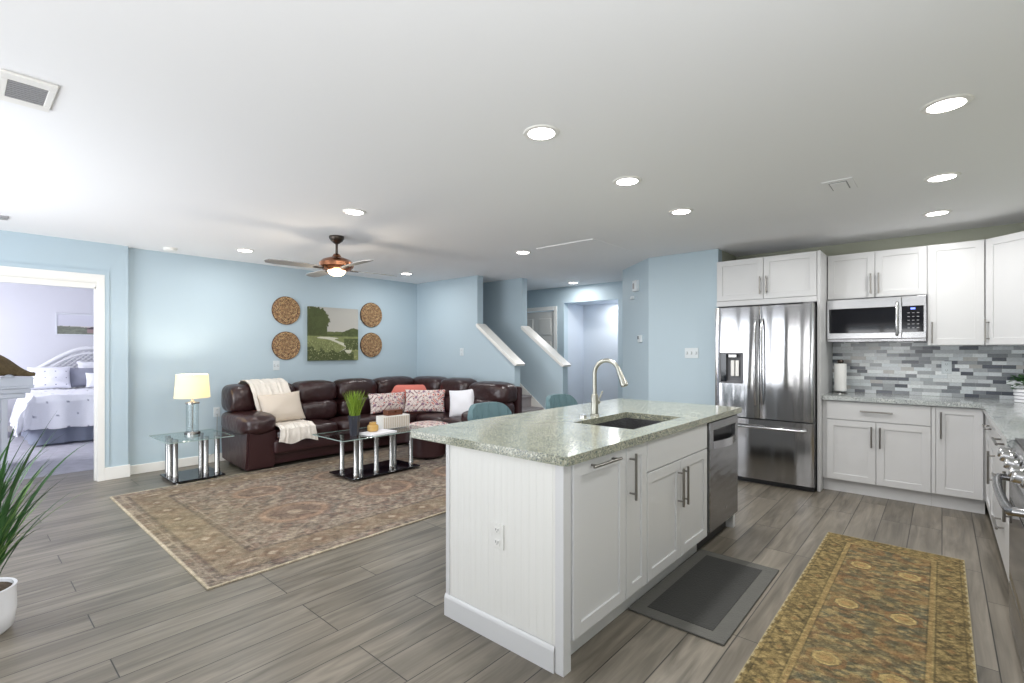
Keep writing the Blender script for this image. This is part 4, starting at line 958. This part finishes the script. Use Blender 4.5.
# ottoman with patterned top
t = thing('ottoman', 'small ottoman with a patterned cushion top behind the coffee table end', 'ottoman', (-4.86, 3.93, 0.0))
obj('body', lathe(B(), [(0.20, 0.03), (0.22, 0.05), (0.235, 0.34), (0.24, 0.36), (0, 0.36)], 28), 'leather_d', t, True)
me = bpy.data.meshes.new('o'); b = soft(B(), (0, 0, 0.395), (0.25, 0.25, 0.05), 2.6, seg=30); b.to_mesh(me); b.free()
n = len(me.vertices); co = np.empty(n*3); me.vertices.foreach_get('co', co); co = co.reshape(-1, 3); setcol(me, damask(np.stack([co[:, 0], co[:, 2], co[:, 1]], 1)*1.05)); obj('cushion', me, 'damask', t, True)
for a in range(4): obj('foot', box(B(), 0.14*math.cos(a*PI/2+.78)-0.02, 0.14*math.cos(a*PI/2+.78)+0.02, 0.14*math.sin(a*PI/2+.78)-0.02, 0.14*math.sin(a*PI/2+.78)+0.02, 0.009, 0.035), 'black', t)

# ============================================================ GLASS TABLES
def leg(x, y, z0, z1, r=0.024):
    return lathe(B(), [(0, z0), (r*1.12, z0), (r*1.12, z0+0.05), (r, z0+0.055), (r, z1-0.03), (r*1.1, z1-0.03), (r*1.1, z1), (0, z1)], 18, T(x, y, 0))
def gtable(name, label, loc, base, top, legs, zt=0.45, group=None, z0=0.0):
    t = thing(name, label, 'table', loc, 0)
    x0, x1, y0, y1 = base; b = B(); box(b, x0, x1, y0, y1, z0+0.022, z0+0.034, 0.003); b.transform(Matrix.Translation(-Vector(loc)))
    obj('base_plate', b, 'blackglass', t)
    for fx in (x0+0.05, x1-0.05):
        for fy in (y0+0.05, y1-0.05):
            b = lathe(B(), [(0.018, z0), (0.018, z0+0.022), (0, z0+0.022)], 12, T(fx-loc[0], fy-loc[1], 0)); obj('foot', b, 'chrome', t)
    for x, y in legs: obj('leg', leg(x-loc[0], y-loc[1], z0+0.034, zt-0.011), 'chrome', t, True)
    b = B(); box(b, top[0]-loc[0], top[1]-loc[0], top[2]-loc[1], top[3]-loc[1], zt-0.010, zt, 0.0025)
    g = obj('glass_top', b, 'glass', t)
    b = B(); q = 0.003; X0, X1, Y0_, Y1_ = top[0]-loc[0]-0.001, top[1]-loc[0]+0.001, top[2]-loc[1]-0.001, top[3]-loc[1]+0.001
    box(b, X0, X1, Y0_, Y0_+q, zt-0.009, zt-0.001); box(b, X0, X1, Y1_-q, Y1_, zt-0.009, zt-0.001); box(b, X0, X0+q, Y0_, Y1_, zt-0.009, zt-0.001); box(b, X1-q, X1, Y0_, Y1_, zt-0.009, zt-0.001)
    obj('glass_edge', b, 'glassedge', g)
    return t
gtable('side_table', 'small glass side table on chrome tubes holding the lamp, left of the sofa', (-5.95, 1.66, 0), (-6.23, -5.728, 1.44, 1.91), (-6.28, -5.60, 1.36, 1.95),
       [(-6.17, 1.50), (-6.0, 1.475), (-5.87, 1.49), (-6.11, 1.79), (-5.85, 1.76), (-5.80, 1.85)])
gtable('coffee_table', 'long glass coffee table on chrome tubes with a black glass base on the rug', (-4.7, 3.1, 0), (-4.95, -4.46, 2.66, 3.50), (-5.06, -4.44, 2.53, 3.62),
       [(-4.86, 2.76), (-4.50, 2.71), (-4.70, 2.89), (-4.53, 2.97), (-4.56, 3.18), (-4.66, 3.29), (-4.54, 3.43)], z0=0.0085)
# lamp
t = thing('table_lamp', 'lit table lamp with a cream drum shade and clear glass column on the side table', 'lamp', (-6.03, 1.685, 0.4505))
obj('base', lathe(B(), [(0.075, 0), (0.075, 0.022), (0.068, 0.03), (0.0, 0.03)], 32), 'chrome', t, True)
obj('glass_column', lathe(B(), [(0.06, 0.03), (0.06, 0.325), (0.056, 0.325), (0.056, 0.03)], 32, cap=False), 'glass_c', t, True)
obj('stem', lathe(B(), [(0.007, 0.03), (0.007, 0.40), (0, 0.40)], 12), 'chrome', t, True)
obj('cap', lathe(B(), [(0.066, 0.325), (0.066, 0.34), (0.02, 0.35), (0.012, 0.37), (0, 0.37)], 32), 'chrome', t, True)
obj('shade', lathe(B(), [(0.165, 0.39), (0.147, 0.64), (0.145, 0.64), (0.163, 0.39), (0.165, 0.39)], 40, cap=False), 'shade', t, True)
b = B()
for a in (0, 2.09, 4.19): cyl(b, (0, 0, 0.62), (0.151*math.cos(a), 0.151*math.sin(a), 0.625), 0.0025, 6)
cyl(b, (0, 0, 0.4), (0, 0, 0.65), 0.004, 8); obj('harp', b, 'chrome', t)
obj('bulb', lathe(B(), [(0.0, 0.42), (0.02, 0.43), (0.03, 0.47), (0.028, 0.50), (0, 0.52)], 16), M['bowl'], t, True)
b = tube(B(), [(-0.05, 0.05, 0.003), (-0.09, 0.10, 0.003), (-0.13, 0.14, -0.02), (-0.22, 0.16, -0.2), (-0.33, 0.24, -0.34), (-0.46, 0.38, -0.30), (-0.55, 0.415, 0.12)], 0.003, 6); obj('cord', b, 'handle', t, True)
d = bpy.data.lights.new('lamp_bulb', 'POINT'); d.energy = 13; d.color = (1, 0.91, 0.78); d.shadow_soft_size = 0.04
o = bpy.data.objects.new('lamp_bulb', d); COL.objects.link(o); o.location = (-6.03, 1.685, 0.4505+0.56)

# things on the coffee table
ZC = 0.4505
t = thing('grass_plant', 'bright green grass in a tall charcoal pot on the coffee table', 'plant', (-4.66, 2.79, ZC))
obj('pot', lathe(B(), [(0.0, 0), (0.045, 0), (0.062, 0.20), (0.062, 0.21), (0.056, 0.21), (0.05, 0.18), (0, 0.18)], 6), 'pot_b', t)
def blades(n, r0, h0, h1, spread, w, droop, seed, base=0.18, segs=7, a0=0, a1=2*PI, crown=0.03):
    bm = B(); rnd = random.Random(seed)
    for i in range(n):
        a = rnd.uniform(a0, a1); h = rnd.uniform(h0, h1); sp = spread*rnd.uniform(0.15, 1); dr = droop*rnd.uniform(0.3, 1)
        bx, by = rnd.uniform(-1, 1)*crown, rnd.uniform(-1, 1)*crown; ww = w*rnd.uniform(0.6, 1.1); prev = None; tw = rnd.uniform(-0.7, 0.7)
        for k in range(segs+1):
            u = k/segs; rr = sp*u**1.4; z = base+h*(u-dr*u**3); cx = bx+math.cos(a)*rr; cy = by+math.sin(a)*rr
            wk = ww*(1-u**2.2)*(0.5+1.2*min(u, 0.4))+0.0004; px_, py_ = -math.sin(a+tw)*wk, math.cos(a+tw)*wk
            cur = (bm.verts.new((cx+px_, cy+py_, z)), bm.verts.new((cx, cy, z-ww*0.35*(1-u))), bm.verts.new((cx-px_, cy-py_, z)))
            if prev: bm.faces.new((prev[0], prev[1], cur[1], cur[0])); bm.faces.new((prev[1], prev[2], cur[2], cur[1]))
            prev = cur
    return bm
obj('grass', blades(170, 0, 0.24, 0.33, 0.13, 0.0035, 0.12, 4, crown=0.04), 'grass', t)
t = thing('magazine', 'white magazine lying flat under the amber jar on the coffee table', 'book', (-4.58, 3.02, ZC), math.radians(8))
obj('cover', box(B(), -0.11, 0.12, -0.16, 0.17, 0, 0.003), 'white_c', t); obj('pages', box(B(), -0.107, 0.117, -0.157, 0.167, 0.003, 0.014), 'paper', t); obj('cover', box(B(), -0.11, 0.12, -0.16, 0.17, 0.014, 0.017), 'white_c', t)
t = thing('amber_jar', 'round amber jar with a short neck on the magazine', 'jar', (-4.64, 3.0, ZC+0.0175))
obj('body', lathe(B(), [(0, 0), (0.05, 0.002), (0.06, 0.012), (0.06, 0.06), (0.048, 0.074), (0.036, 0.078), (0, 0.078)], 28), 'amber', t, True)
obj('lid', lathe(B(), [(0.036, 0.078), (0.038, 0.08), (0.038, 0.098), (0.034, 0.102), (0, 0.102)], 24), 'amber', t, True)
t = thing('decorative_box', 'white ribbed box on the coffee table with a wooden box on top', 'box', (-4.80, 3.36, ZC), math.radians(-2))
obj('body', box(B(), -0.07, 0.075, -0.17, 0.19, 0, 0.145, 0.004), 'trim', t)
b = B()
for i in range(14): box(b, 0.0755, 0.079, -0.158+i*0.0245, -0.142+i*0.0245, 0.01, 0.135, 0.0015)
obj('ribs', b, 'beige', t)
t = thing('wooden_box', 'small brown wooden box with a lid on top of the white ribbed box', 'box', (-4.80, 3.37, ZC+0.1455), math.radians(-2))
obj('body', box(B(), -0.05, 0.05, -0.10, 0.10, 0, 0.045, 0.004), 'wood_b', t); obj('lid', box(B(), -0.053, 0.053, -0.104, 0.104, 0.046, 0.064, 0.005), 'wood_b', t); obj('clasp', box(B(), 0.053, 0.057, -0.012, 0.012, 0.035, 0.055, 0.001), 'copper', t)

# ============================================================ WALL ART
def woven_disc(r, seed):
    bm = lathe(B(), [(0, 0.0), (r, 0.0), (r*1.01, 0.008), (r, 0.018)]+[(r*(1-k/26), 0.018+0.004*(k % 2)) for k in range(1, 26)]+[(0, 0.02)], 90)
    me = bpy.data.meshes.new('d'); bm.to_mesh(me); bm.free(); n = len(me.vertices); co = np.empty(n*3); me.vertices.foreach_get('co', co); co = co.reshape(-1, 3)
    x, y = co[:, 0], co[:, 1]; rr = np.hypot(x, y); rs = np.random.RandomState(seed); v = rs.rand(n)
    n1 = vnoise(x*30+50, y*30+50, seed, 3)
    c = np.tile(lin((128, 100, 78)), (n, 1))*(0.6+0.9*n1[:, None]); c[v > 0.68] = lin((184, 150, 108)); c[v < 0.2] = lin((84, 60, 46))
    k = (rr > r*0.15) & (((np.arctan2(y, x)*9+rr*50) % 1.6) < 0.2) & (rs.rand(n) > 0.5); c[k] = lin((222, 198, 150)); c[rr > r*0.985] = lin((90, 64, 44))
    setcol(me, c); return me
disc = None
for y, z, lab in ((2.934, 1.877, 'round woven wall disc, upper one left of the landscape canvas'), (2.934, 1.408, 'round woven wall disc, lower one left of the landscape canvas'),
                  (4.233, 1.887, 'round woven wall disc, upper one right of the landscape canvas'), (4.233, 1.427, 'round woven wall disc, lower one right of the landscape canvas')):
    if disc is None: disc = obj('woven_wall_disc', woven_disc(0.187, 21), 'woven', smooth=False); o = disc
    else: o = disc.copy(); COL.objects.link(o)
    o.location = (XL, y, z); o.rotation_euler = (RY(PI/2)).to_euler(); tag(o, lab, 'wall decoration', 'woven wall discs')
    o.scale = (0.187/0.187,)*3
def canvas(w, h, n, m_, fn, th=0.03):
    me, v = slab_grid(w, h, n, m_, th); u = v[:, 0]/w+0.5; q = v[:, 1]/h+0.5
    setcol(me, fn(u, q)); return me
def marsh(u, v):
    sky = lin((198, 194, 186))*(1-v[:, None])+lin((176, 174, 168))*v[:, None]; c = sky.copy()
    n = vnoise(u*9+2, v*9+1, 5); n2 = vnoise(u*26+2, v*26+1, 6); n3 = vnoise(u*50, v*40, 7, 2)
    n3 = 0.25+0.5*n3+0.25*n2 if False else vnoise(u*70, v*55, 7, 3); g1, g2, g3, dk, ye = [lin(k) for k in ((104, 112, 70), (128, 134, 88), (80, 88, 54), (52, 58, 34), (184, 184, 138))]
    land = v < 0.50+0.012*np.sin(u*9); c[land] = (g2*1.0*(0.7+0.6*n2[:, None]))[land]
    far = (v > 0.47) & (v < 0.535+0.02*n2) ; c[far] = g1*0.9
    tree2 = (v > 0.46) & (v < 0.50+0.13*np.clip(1-np.abs(u-0.9)/0.26, 0, 1)**0.5+0.03*n2-0.02); c[tree2] = (g3*(0.6+0.9*n2[:, None]))[tree2]
    tr = (np.hypot((u-0.13)/0.29, (v-0.76)/0.25)+0.5*(n2-0.5)+0.3*(n-0.5) < 0.93) | ((u < 0.36) & (v > 0.47) & (v < 0.6+0.06*n2)) ; c[tr] = (g3*(0.5+0.9*(0.5*n3+0.5*n)[:, None]))[tr]
    cx = 0.30+0.0*v+0.55*np.clip((0.45-v)/0.2, 0, 1)-0.30*np.clip((0.27-v)/0.27, 0, 1); wdt = 0.05+0.26*np.clip((0.45-v)/0.45, 0, 1)**1.2+0.28*np.exp(-((v-0.425)/0.018)**2)
    water = (v < 0.445) & (np.abs(u-cx) < wdt*0.62+0.04*(n-0.5)); c[water] = (lin((204, 202, 186))*(0.93+0.14*n2[:, None]))[water]
    bl = (v < 0.36+0.1*(n-0.5)) & (u < 0.52-0.2*(v-0.2)) & ~water; c[bl] = (g2*(0.45+0.9*n3[:, None]))[bl]
    fg = (v < 0.17+0.22*np.clip(0.35-u, 0, 1)+0.14*(n-0.5)+0.06*np.sin(u*30)*0.6) & (u < 0.9); c[fg] = (g3*(0.55+0.8*n3[:, None]))[fg]
    br = (u > 0.70) & (v < 0.42) & (v > 0.20) & ~(np.hypot((u-0.7)/0.1, (v-0.25)/0.1) < 0.4); c[br] = (g3*(0.5+1.1*n3[:, None]))[br]
    fl = (n3 > 0.72) & (v < 0.38); c[fl] = ye
    return c
t = thing('landscape_canvas', 'canvas painting of a green marsh with a winding stream and grey sky', 'painting', (XL+0.003, 3.608, 1.578), 0)
o = obj('canvas', canvas(0.765, 0.755, 220, 220, marsh, 0.035), 'paint', t)
o.rotation_euler = Matrix(((0, 0, 1), (1, 0, 0), (0, 1, 0))).to_euler()
def beach(u, v):
    n = vnoise(u*20+2, v*20+1, 8); c = lin((206, 206, 216))*(0.95+0.1*v[:, None]); c[v < 0.42] = lin((210, 204, 202))
    g = (v < 0.42-0.1*u+0.1*(n-0.5)) & (u < 0.8); c[g] = (lin((126, 130, 118))*(0.6+0.8*n[:, None]))[g]
    h = (np.abs(u-0.55) < 0.09) & (v < 0.36) & (v > 0.06); c[h] = lin((160, 140, 138)); r = (v > 0.28) & (v < 0.40-0.9*np.abs(u-0.55)) ; c[r] = lin((86, 78, 84))
    return c
t = thing('framed_picture', 'wide framed beach picture on the lavender bedroom wall above the bed', 'picture', (-11.547, 1.62, 1.80))
o = obj('print', canvas(0.88, 0.34, 90, 40, beach, 0.01), 'paint', t); o.rotation_euler = Matrix(((0, 0, 1), (1, 0, 0), (0, 1, 0))).to_euler(); o.location = (0.004, 0, 0)
b = B()
for y0, y1, z0, z1 in ((-0.46, 0.46, 0.17, 0.195), (-0.46, 0.46, -0.195, -0.17), (-0.46, -0.435, -0.17, 0.17), (0.435, 0.46, -0.17, 0.17)): box(b, 0, 0.022, y0, y1, z0, z1, 0.003)
obj('frame', b, 'furn', t)

# ============================================================ BAR STOOLS
def stool(label, loc):
    t = thing('bar_stool', label, 'bar stool', loc, group=None)
    # local: faces +x, seat around the origin
    b = soft(B(), (0.02, 0, 0.635), (0.215, 0.215, 0.045), 3.2); obj('seat', b, 'teal', t, True)
    bm = B(); n, mrows = 49, 10; G = {}
    for s in (0, 1):
        for i in range(n):
            v_ = i/(n-1)*2-1
            for j in range(mrows):
                u = j/(mrows-1); ang = v_*math.radians(40); rad = 0.30
                top = 0.958-0.085*abs(v_)**5; z = 0.615+(top-0.615)*u
                ch = 0.010*abs(math.cos(v_*PI*3.0)) if s == 1 else 0
                r = rad+0.022*u+(0.0 if s == 0 else -0.028-ch)+0.03
                edge = 1-abs(v_)**6*0.0
                x = 0.10-r*math.cos(ang)-0.035*u; y = r*math.sin(ang)*1.02
                G[s, i, j] = bm.verts.new((x, y, z))
    for s in (0, 1):
        for i in range(n-1):
            for j in range(mrows-1):
                q_ = [G[s, i, j], G[s, i+1, j], G[s, i+1, j+1], G[s, i, j+1]]; bm.faces.new(q_ if s else q_[::-1])
    for i in range(n-1):
        for j in (0, mrows-1):
            bm.faces.new([G[0, i, j], G[0, i+1, j], G[1, i+1, j], G[1, i, j]])
    for j in range(mrows-1):
        for i in (0, n-1): bm.faces.new([G[0, i, j], G[0, i, j+1], G[1, i, j+1], G[1, i, j]])
    bmesh.ops.recalc_face_normals(bm, faces=bm.faces[:]); obj('backrest', bm, 'teal', t, True)
    for sx in (-1, 1):
        for sy in (-1, 1): b = B(); cyl(b, (sx*0.13, sy*0.13, 0.6), (sx*0.19, sy*0.19, 0.0), 0.014, 12, 0.010); obj('leg', b, 'black', t, True)
    b = B(); q = 0.172
    for p0, p1 in (((-q, -q, 0.2), (q, -q, 0.2)), ((q, -q, 0.2), (q, q, 0.2)), ((q, q, 0.2), (-q, q, 0.2)), ((-q, q, 0.2), (-q, -q, 0.2))): cyl(b, p0, p1, 0.008, 8)
    obj('footrest', b, 'black', t)
    return t
s0 = stool('teal channel-back bar stool behind the island, the one in front of the sofa', (-2.29, 2.60, 0))
dup(s0, (-2.29, 3.50, 0), label='teal bar stool behind the island faucet, in front of the staircase wall')

# ============================================================ PLANTS
t = thing('potted_spider_plant', 'spiky green plant in a white pot on the floor at the left edge', 'potted plant', (-3.425, 0.075, 0))
obj('pot', lathe(B(), [(0, 0), (0.10, 0), (0.12, 0.02), (0.132, 0.10), (0.13, 0.205), (0.133, 0.215), (0.12, 0.215), (0.118, 0.19), (0, 0.19)], 40), 'pot_w', t, True)
obj('soil', lathe(B(), [(0.117, 0.185), (0.118, 0.2), (0.06, 0.208), (0, 0.206)], 24), 'soil', t, True)
obj('foliage', blades(125, 0, 0.42, 0.98, 0.40, 0.011, 0.3, 9, base=0.2, segs=10, crown=0.05), 'leaf', t)
obj('pale_foliage', blades(50, 0, 0.35, 0.85, 0.42, 0.008, 0.4, 10, base=0.2, segs=10, crown=0.05), 'leaf2', t)
t = thing('potted_herb', 'small dark green plant in a white ribbed pot on the counter corner', 'potted plant', (0.525, 5.86, 0.9155))
b = B()
for k in range(4): lathe(b, [(0.066+0.002*k, 0.028*k), (0.072+0.002*k, 0.028*k+0.004), (0.072+0.002*k, 0.028*k+0.02), (0.066+0.002*k, 0.028*k+0.024)], 28)
obj('pot', b, 'pot_w', t, True)
bm = B(); rnd = random.Random(3)
for i in range(90):
    a, r, z = rnd.uniform(0, 6.28), rnd.uniform(0.01, 0.09), rnd.uniform(0.11, 0.22); tl = bmesh.new()
    vs = [tl.verts.new(p) for p in ((0, 0, 0), (0.02, 0.02, 0.006), (0, 0.055, -0.004), (-0.02, 0.02, 0.006))]; tl.faces.new(vs)
    merge(bm, tl, T(r*math.cos(a), r*math.sin(a), z) @ RZ(rnd.uniform(0, 6.28)) @ RX(rnd.uniform(-0.6, 0.9)))
obj('foliage', bm, 'leaf', t)

# ============================================================ BITS ON THE BLUE CLOSET WALL
ang = math.atan2(YP-6.12, -2.645+3.33)
def on_angled(s, z): return (-3.33+math.cos(ang)*s, 6.12+math.sin(ang)*s, z)
PL = 'plate'
t = thing('door_chime', 'white door chime box high on the angled blue wall', 'door chime', on_angled(0.56, 2.165), ang)
obj('case', box(B(), -0.07, 0.07, -0.045, 0, -0.07, 0.07, 0.005), 'plate', t); obj('grille', box(B(), -0.05, 0.0, -0.047, -0.044, -0.035, 0.035), 'grille', t)
t = thing('wall_sensor', 'small white sensor just below left of the door chime', 'sensor', on_angled(0.42, 2.03), ang)
obj('case', box(B(), -0.05, 0.05, -0.03, 0, -0.02, 0.02, 0.006), 'plate', t)
t = thing('thermostat', 'small white thermostat with a dark display on the angled blue wall', 'thermostat', on_angled(0.68, 1.49), ang)
obj('case', box(B(), -0.06, 0.06, -0.025, 0, -0.045, 0.045, 0.006), 'plate', t); obj('display', box(B(), -0.05, -0.02, -0.027, -0.024, -0.005, 0.035), 'slot', t)

# ============================================================ BEDROOM
t = thing('bed', 'white wicker bed seen through the doorway', 'bed', (-10.4, 1.6, 0.004))
def P2(name, bm, m, smooth=False): bm.transform(Matrix.Translation((10.4, -1.6, 0))); return obj(name, bm, m, t, smooth)
hz = lambda y: 0.93+0.45*(0.5+0.5*math.cos(PI*min(1, abs(y-1.6)/0.9)))**0.8
b = B(); pts = [(-11.40, 0.72+i*1.76/30, hz(0.72+i*1.76/30)) for i in range(31)]; tube(b, pts, 0.038, 10)
pts2 = [(-11.40, y, z-0.09) for _, y, z in pts]; tube(b, pts2, 0.02, 8)
for y in (0.72, 2.48): cyl(b, (-11.40, y, 0), (-11.40, y, hz(y)), 0.035, 12)
P2('headboard_frame', b, 'wicker', True)
b = B()
for k in range(-16, 46):
    y = 0.76+k*0.075
    for s in (1, -1):
        pl = []
        for j in range(25):
            yy = y+s*j*0.045-(0 if s == 1 else -0.0); zz = 0.45+j*0.04
            if 0.74 < yy < 2.46 and zz < hz(yy)-0.03: pl.append((-11.40+0.006*s, yy, zz))
        if len(pl) > 2: tube(b, pl, 0.009, 5)
P2('headboard_lattice', b, 'wicker')
P2('mattress', box(B(), -11.35, -9.46, 0.76, 2.44, 0.40, 0.64, 0.05), 'white_c')
b = B(); n = 160; per = [(-11.3, 0.74), (-9.43, 0.74), (-9.43, 2.46), (-11.3, 2.46)]; ring = []
for a_, c_ in zip(per, per[1:]):
    L = math.hypot(c_[0]-a_[0], c_[1]-a_[1]); m_ = int(L/0.02)
    for i in range(m_):
        u = i/m_; x = a_[0]+(c_[0]-a_[0])*u; y = a_[1]+(c_[1]-a_[1])*u; off = 0.012*math.sin(i*0.55)+0.008*math.sin(i*0.23)
        dx, dy = (c_[1]-a_[1])/L, -(c_[0]-a_[0])/L; ring.append((x+dx*off, y+dy*off, x+dx*(off*1.8+0.03), y+dy*(off*1.8+0.03)))
tv = [b.verts.new((r[0], r[1], 0.42)) for r in ring]; bv = [b.verts.new((r[2], r[3], 0.03)) for r in ring]
for i in range(len(ring)-1): b.faces.new((tv[i], tv[i+1], bv[i+1], bv[i]))
bmesh.ops.solidify(b, geom=b.faces[:], thickness=0.006); P2('bed_skirt', b, 'skirt', True)
# quilt
def quilt():
    n, m_ = 150, 170; Lx, Hx = 1.50, 0.50; Ly, Hy = 1.70, 0.52; rs = random.Random(2); V = []; C = []
    for i in range(n):
        s = i/(n-1)*(Lx+Hx)
        for j in range(m_):
            q_ = -Hy+j/(m_-1)*(Ly+2*Hy); a_ = max(0, s-Lx); b_ = max(0, -q_)+max(0, q_-Ly); sgn = -1 if q_ < 0 else 1
            x = -10.96+min(s, Lx)+(0.05*min(1, a_*9)+0.10*a_); y = 0.75+min(max(q_, 0), Ly)+sgn*(0.06*min(1, b_*9)+0.22*b_)
            z = 0.70-max(0, a_-0.03)*0.97-max(0, b_-0.03)*0.97+0.012*math.sin(9*s+1)*math.sin(8*q_)+0.01*math.sin(23*s)*math.sin(19*q_+1)
            if a_ > 0 and b_ > 0: z += 0.85*min(a_, b_); x += 0.12*b_; y += sgn*0.10*a_
            w_ = 0.02*math.sin(17*q_+3)*min(1, a_*4); x += w_; y += sgn*0.02*math.sin(15*s)*min(1, b_*4)
            V.append((x, y, max(0.03, z)))
            tu = (s/0.19) % 1; tv_ = ((q_+(0.11 if int(s/0.19) % 2 else 0))/0.22) % 1
            C.append(lin((150, 152, 166)) if (abs(tu-0.5) < 0.07 and abs(tv_-0.5) < 0.05) else lin((236, 236, 242)))
    F_ = [(i*m_+j, (i+1)*m_+j, (i+1)*m_+j+1, i*m_+j+1) for i in range(n-1) for j in range(m_-1)]
    me = bpy.data.meshes.new('quilt'); me.from_pydata(V, [], F_); setcol(me, np.array(C)); return me
o = obj('quilt', quilt(), 'quilt', smooth=True); tag(bm_origin(o, (-10.2, 1.6, 0.70)), 'white tufted quilt with small grey knots spread over the bed', 'quilt')
sm = o.modifiers.new('thick', 'SOLIDIFY'); sm.thickness = 0.02; sm.offset = -1
def dots(co):
    x, z = co[:, 0], co[:, 2]; k = (np.abs((x/0.13) % 1-0.5) < 0.06) & (np.abs((z/0.11) % 1-0.5) < 0.07)
    c = np.tile(lin((236, 236, 244)), (len(co), 1)); c[k] = lin((150, 150, 168)); return c
me = bpy.data.meshes.new('p'); b = pillow_bm(0.52, 0.38, 0.2, n=90, seed=3); b.to_mesh(me); b.free(); n = len(me.vertices); co = np.empty(n*3); me.vertices.foreach_get('co', co); setcol(me, dots(co.reshape(-1, 3)))
o = obj('bed_pillow', me, 'quilt', smooth=True); o.location = (-10.93, 1.04, 0.715); o.rotation_euler = (RZ(PI/2) @ RX(-0.35)).to_euler(); tag(o, 'white tufted pillow with grey knots leaning on the wicker headboard', 'pillow')
place_pillow('bed_pillow', 'plain white pillow behind, touching the headboard, near the door casing', 'white_c', 0.62, 0.42, 0.18, (-11.22, 1.72, 0.74), PI/2, 8, 0, 6)
place_pillow('bed_pillow', 'grey pillow in the shadow between the white pillows', 'grey_p', 0.5, 0.34, 0.16, (-11.05, 1.53, 0.715), PI/2, 10, 0, 7)
place_pillow('bed_pillow', 'small white front pillow beside the door casing', 'white_c', 0.36, 0.26, 0.14, (-10.76, 1.64, 0.72), PI/2, 18, 0, 8)
t = thing('dresser', 'white dresser with a moulded top just inside the bedroom doorway', 'dresser', (-8.2, -0.25, 0.004))
b = B(); box(b, -0.25, 0.27, -0.8, 0.86, 0.93, 1.035, 0.006); obj('top', b, 'furn', t)
b = B(); box(b, -0.245, 0.29, -0.8, 0.868, 0.905, 0.93, 0.008); box(b, -0.24, 0.265, -0.8, 0.84, 0.85, 0.905, 0.01); box(b, -0.235, 0.245, -0.8, 0.80, 0.79, 0.85, 0.012); obj('cornice', b, 'furn', t)
b = B(); box(b, -0.23, 0.20, -0.78, 0.60, 0.08, 0.79, 0.004); obj('body', b, 'furn', t)
for y in (-0.74, 0.60): b = B(); box(b, 0.19, 0.245, y, y+0.055, 0, 0.79, 0.006); obj('corner_post', b, 'furn', t)
for z in (0.12, 0.34, 0.56):
    b = B(); box(b, 0.2, 0.215, -0.66, 0.55, z, z+0.2, 0.004); dr_ = obj('drawer', b, 'furn', t)
    for y in (-0.35, 0.25): obj('knob', lathe(B(), [(0.012, 0), (0.016, 0.02), (0, 0.026)], 12, T(0.215, y, z+0.1) @ RY(PI/2)), 'chrome', dr_, True)
t = thing('nightstand', 'white nightstand beside the bed, half hidden by the dresser', 'nightstand', (-10.95, 0.27, 0.004))
obj('body', box(B(), -0.2, 0.2, -0.24, 0.22, 0.06, 0.58, 0.005), 'furn', t); obj('top', box(B(), -0.23, 0.23, -0.26, 0.24, 0.58, 0.61, 0.006), 'furn', t)
for z in (0.1, 0.34): obj('drawer', box(B(), 0.2, 0.212, -0.2, 0.18, z, z+0.21, 0.003), 'furn', t)
for x in (-0.18, 0.16):
    for y in (-0.22, 0.18): obj('foot', box(B(), x, x+0.04, y, y+0.04, 0, 0.06), 'furn', t)
t = thing('feather_ornament', 'brown mottled ornament with a long tapering tail on the bedroom dresser', 'ornament', (-8.05, 0.25, 1.0395))
b = B(); pts = [(0, -0.16+i*0.56/16, 0.0) for i in range(17)]
pts = []; rad = []
for i in range(17):
    u = i/16; r = 0.02+0.15*math.sin(PI*min(1, 0.25+u*0.75))**1.3*(1-u)**0.5+0.002; pts.append((0.0+0.08*u, -0.2+0.58*u, r*1.03+0.004)); rad.append(max(0.006, r))
tube(b, pts, 0.1, 14, radii=rad); obj('body', b, 'twig', t, True)
obj('stand', lathe(B(), [(0.045, 0), (0.05, 0.01), (0.02, 0.03), (0, 0.035)], 16, T(0.12, 0.16, 0)), 'furn', t, True)
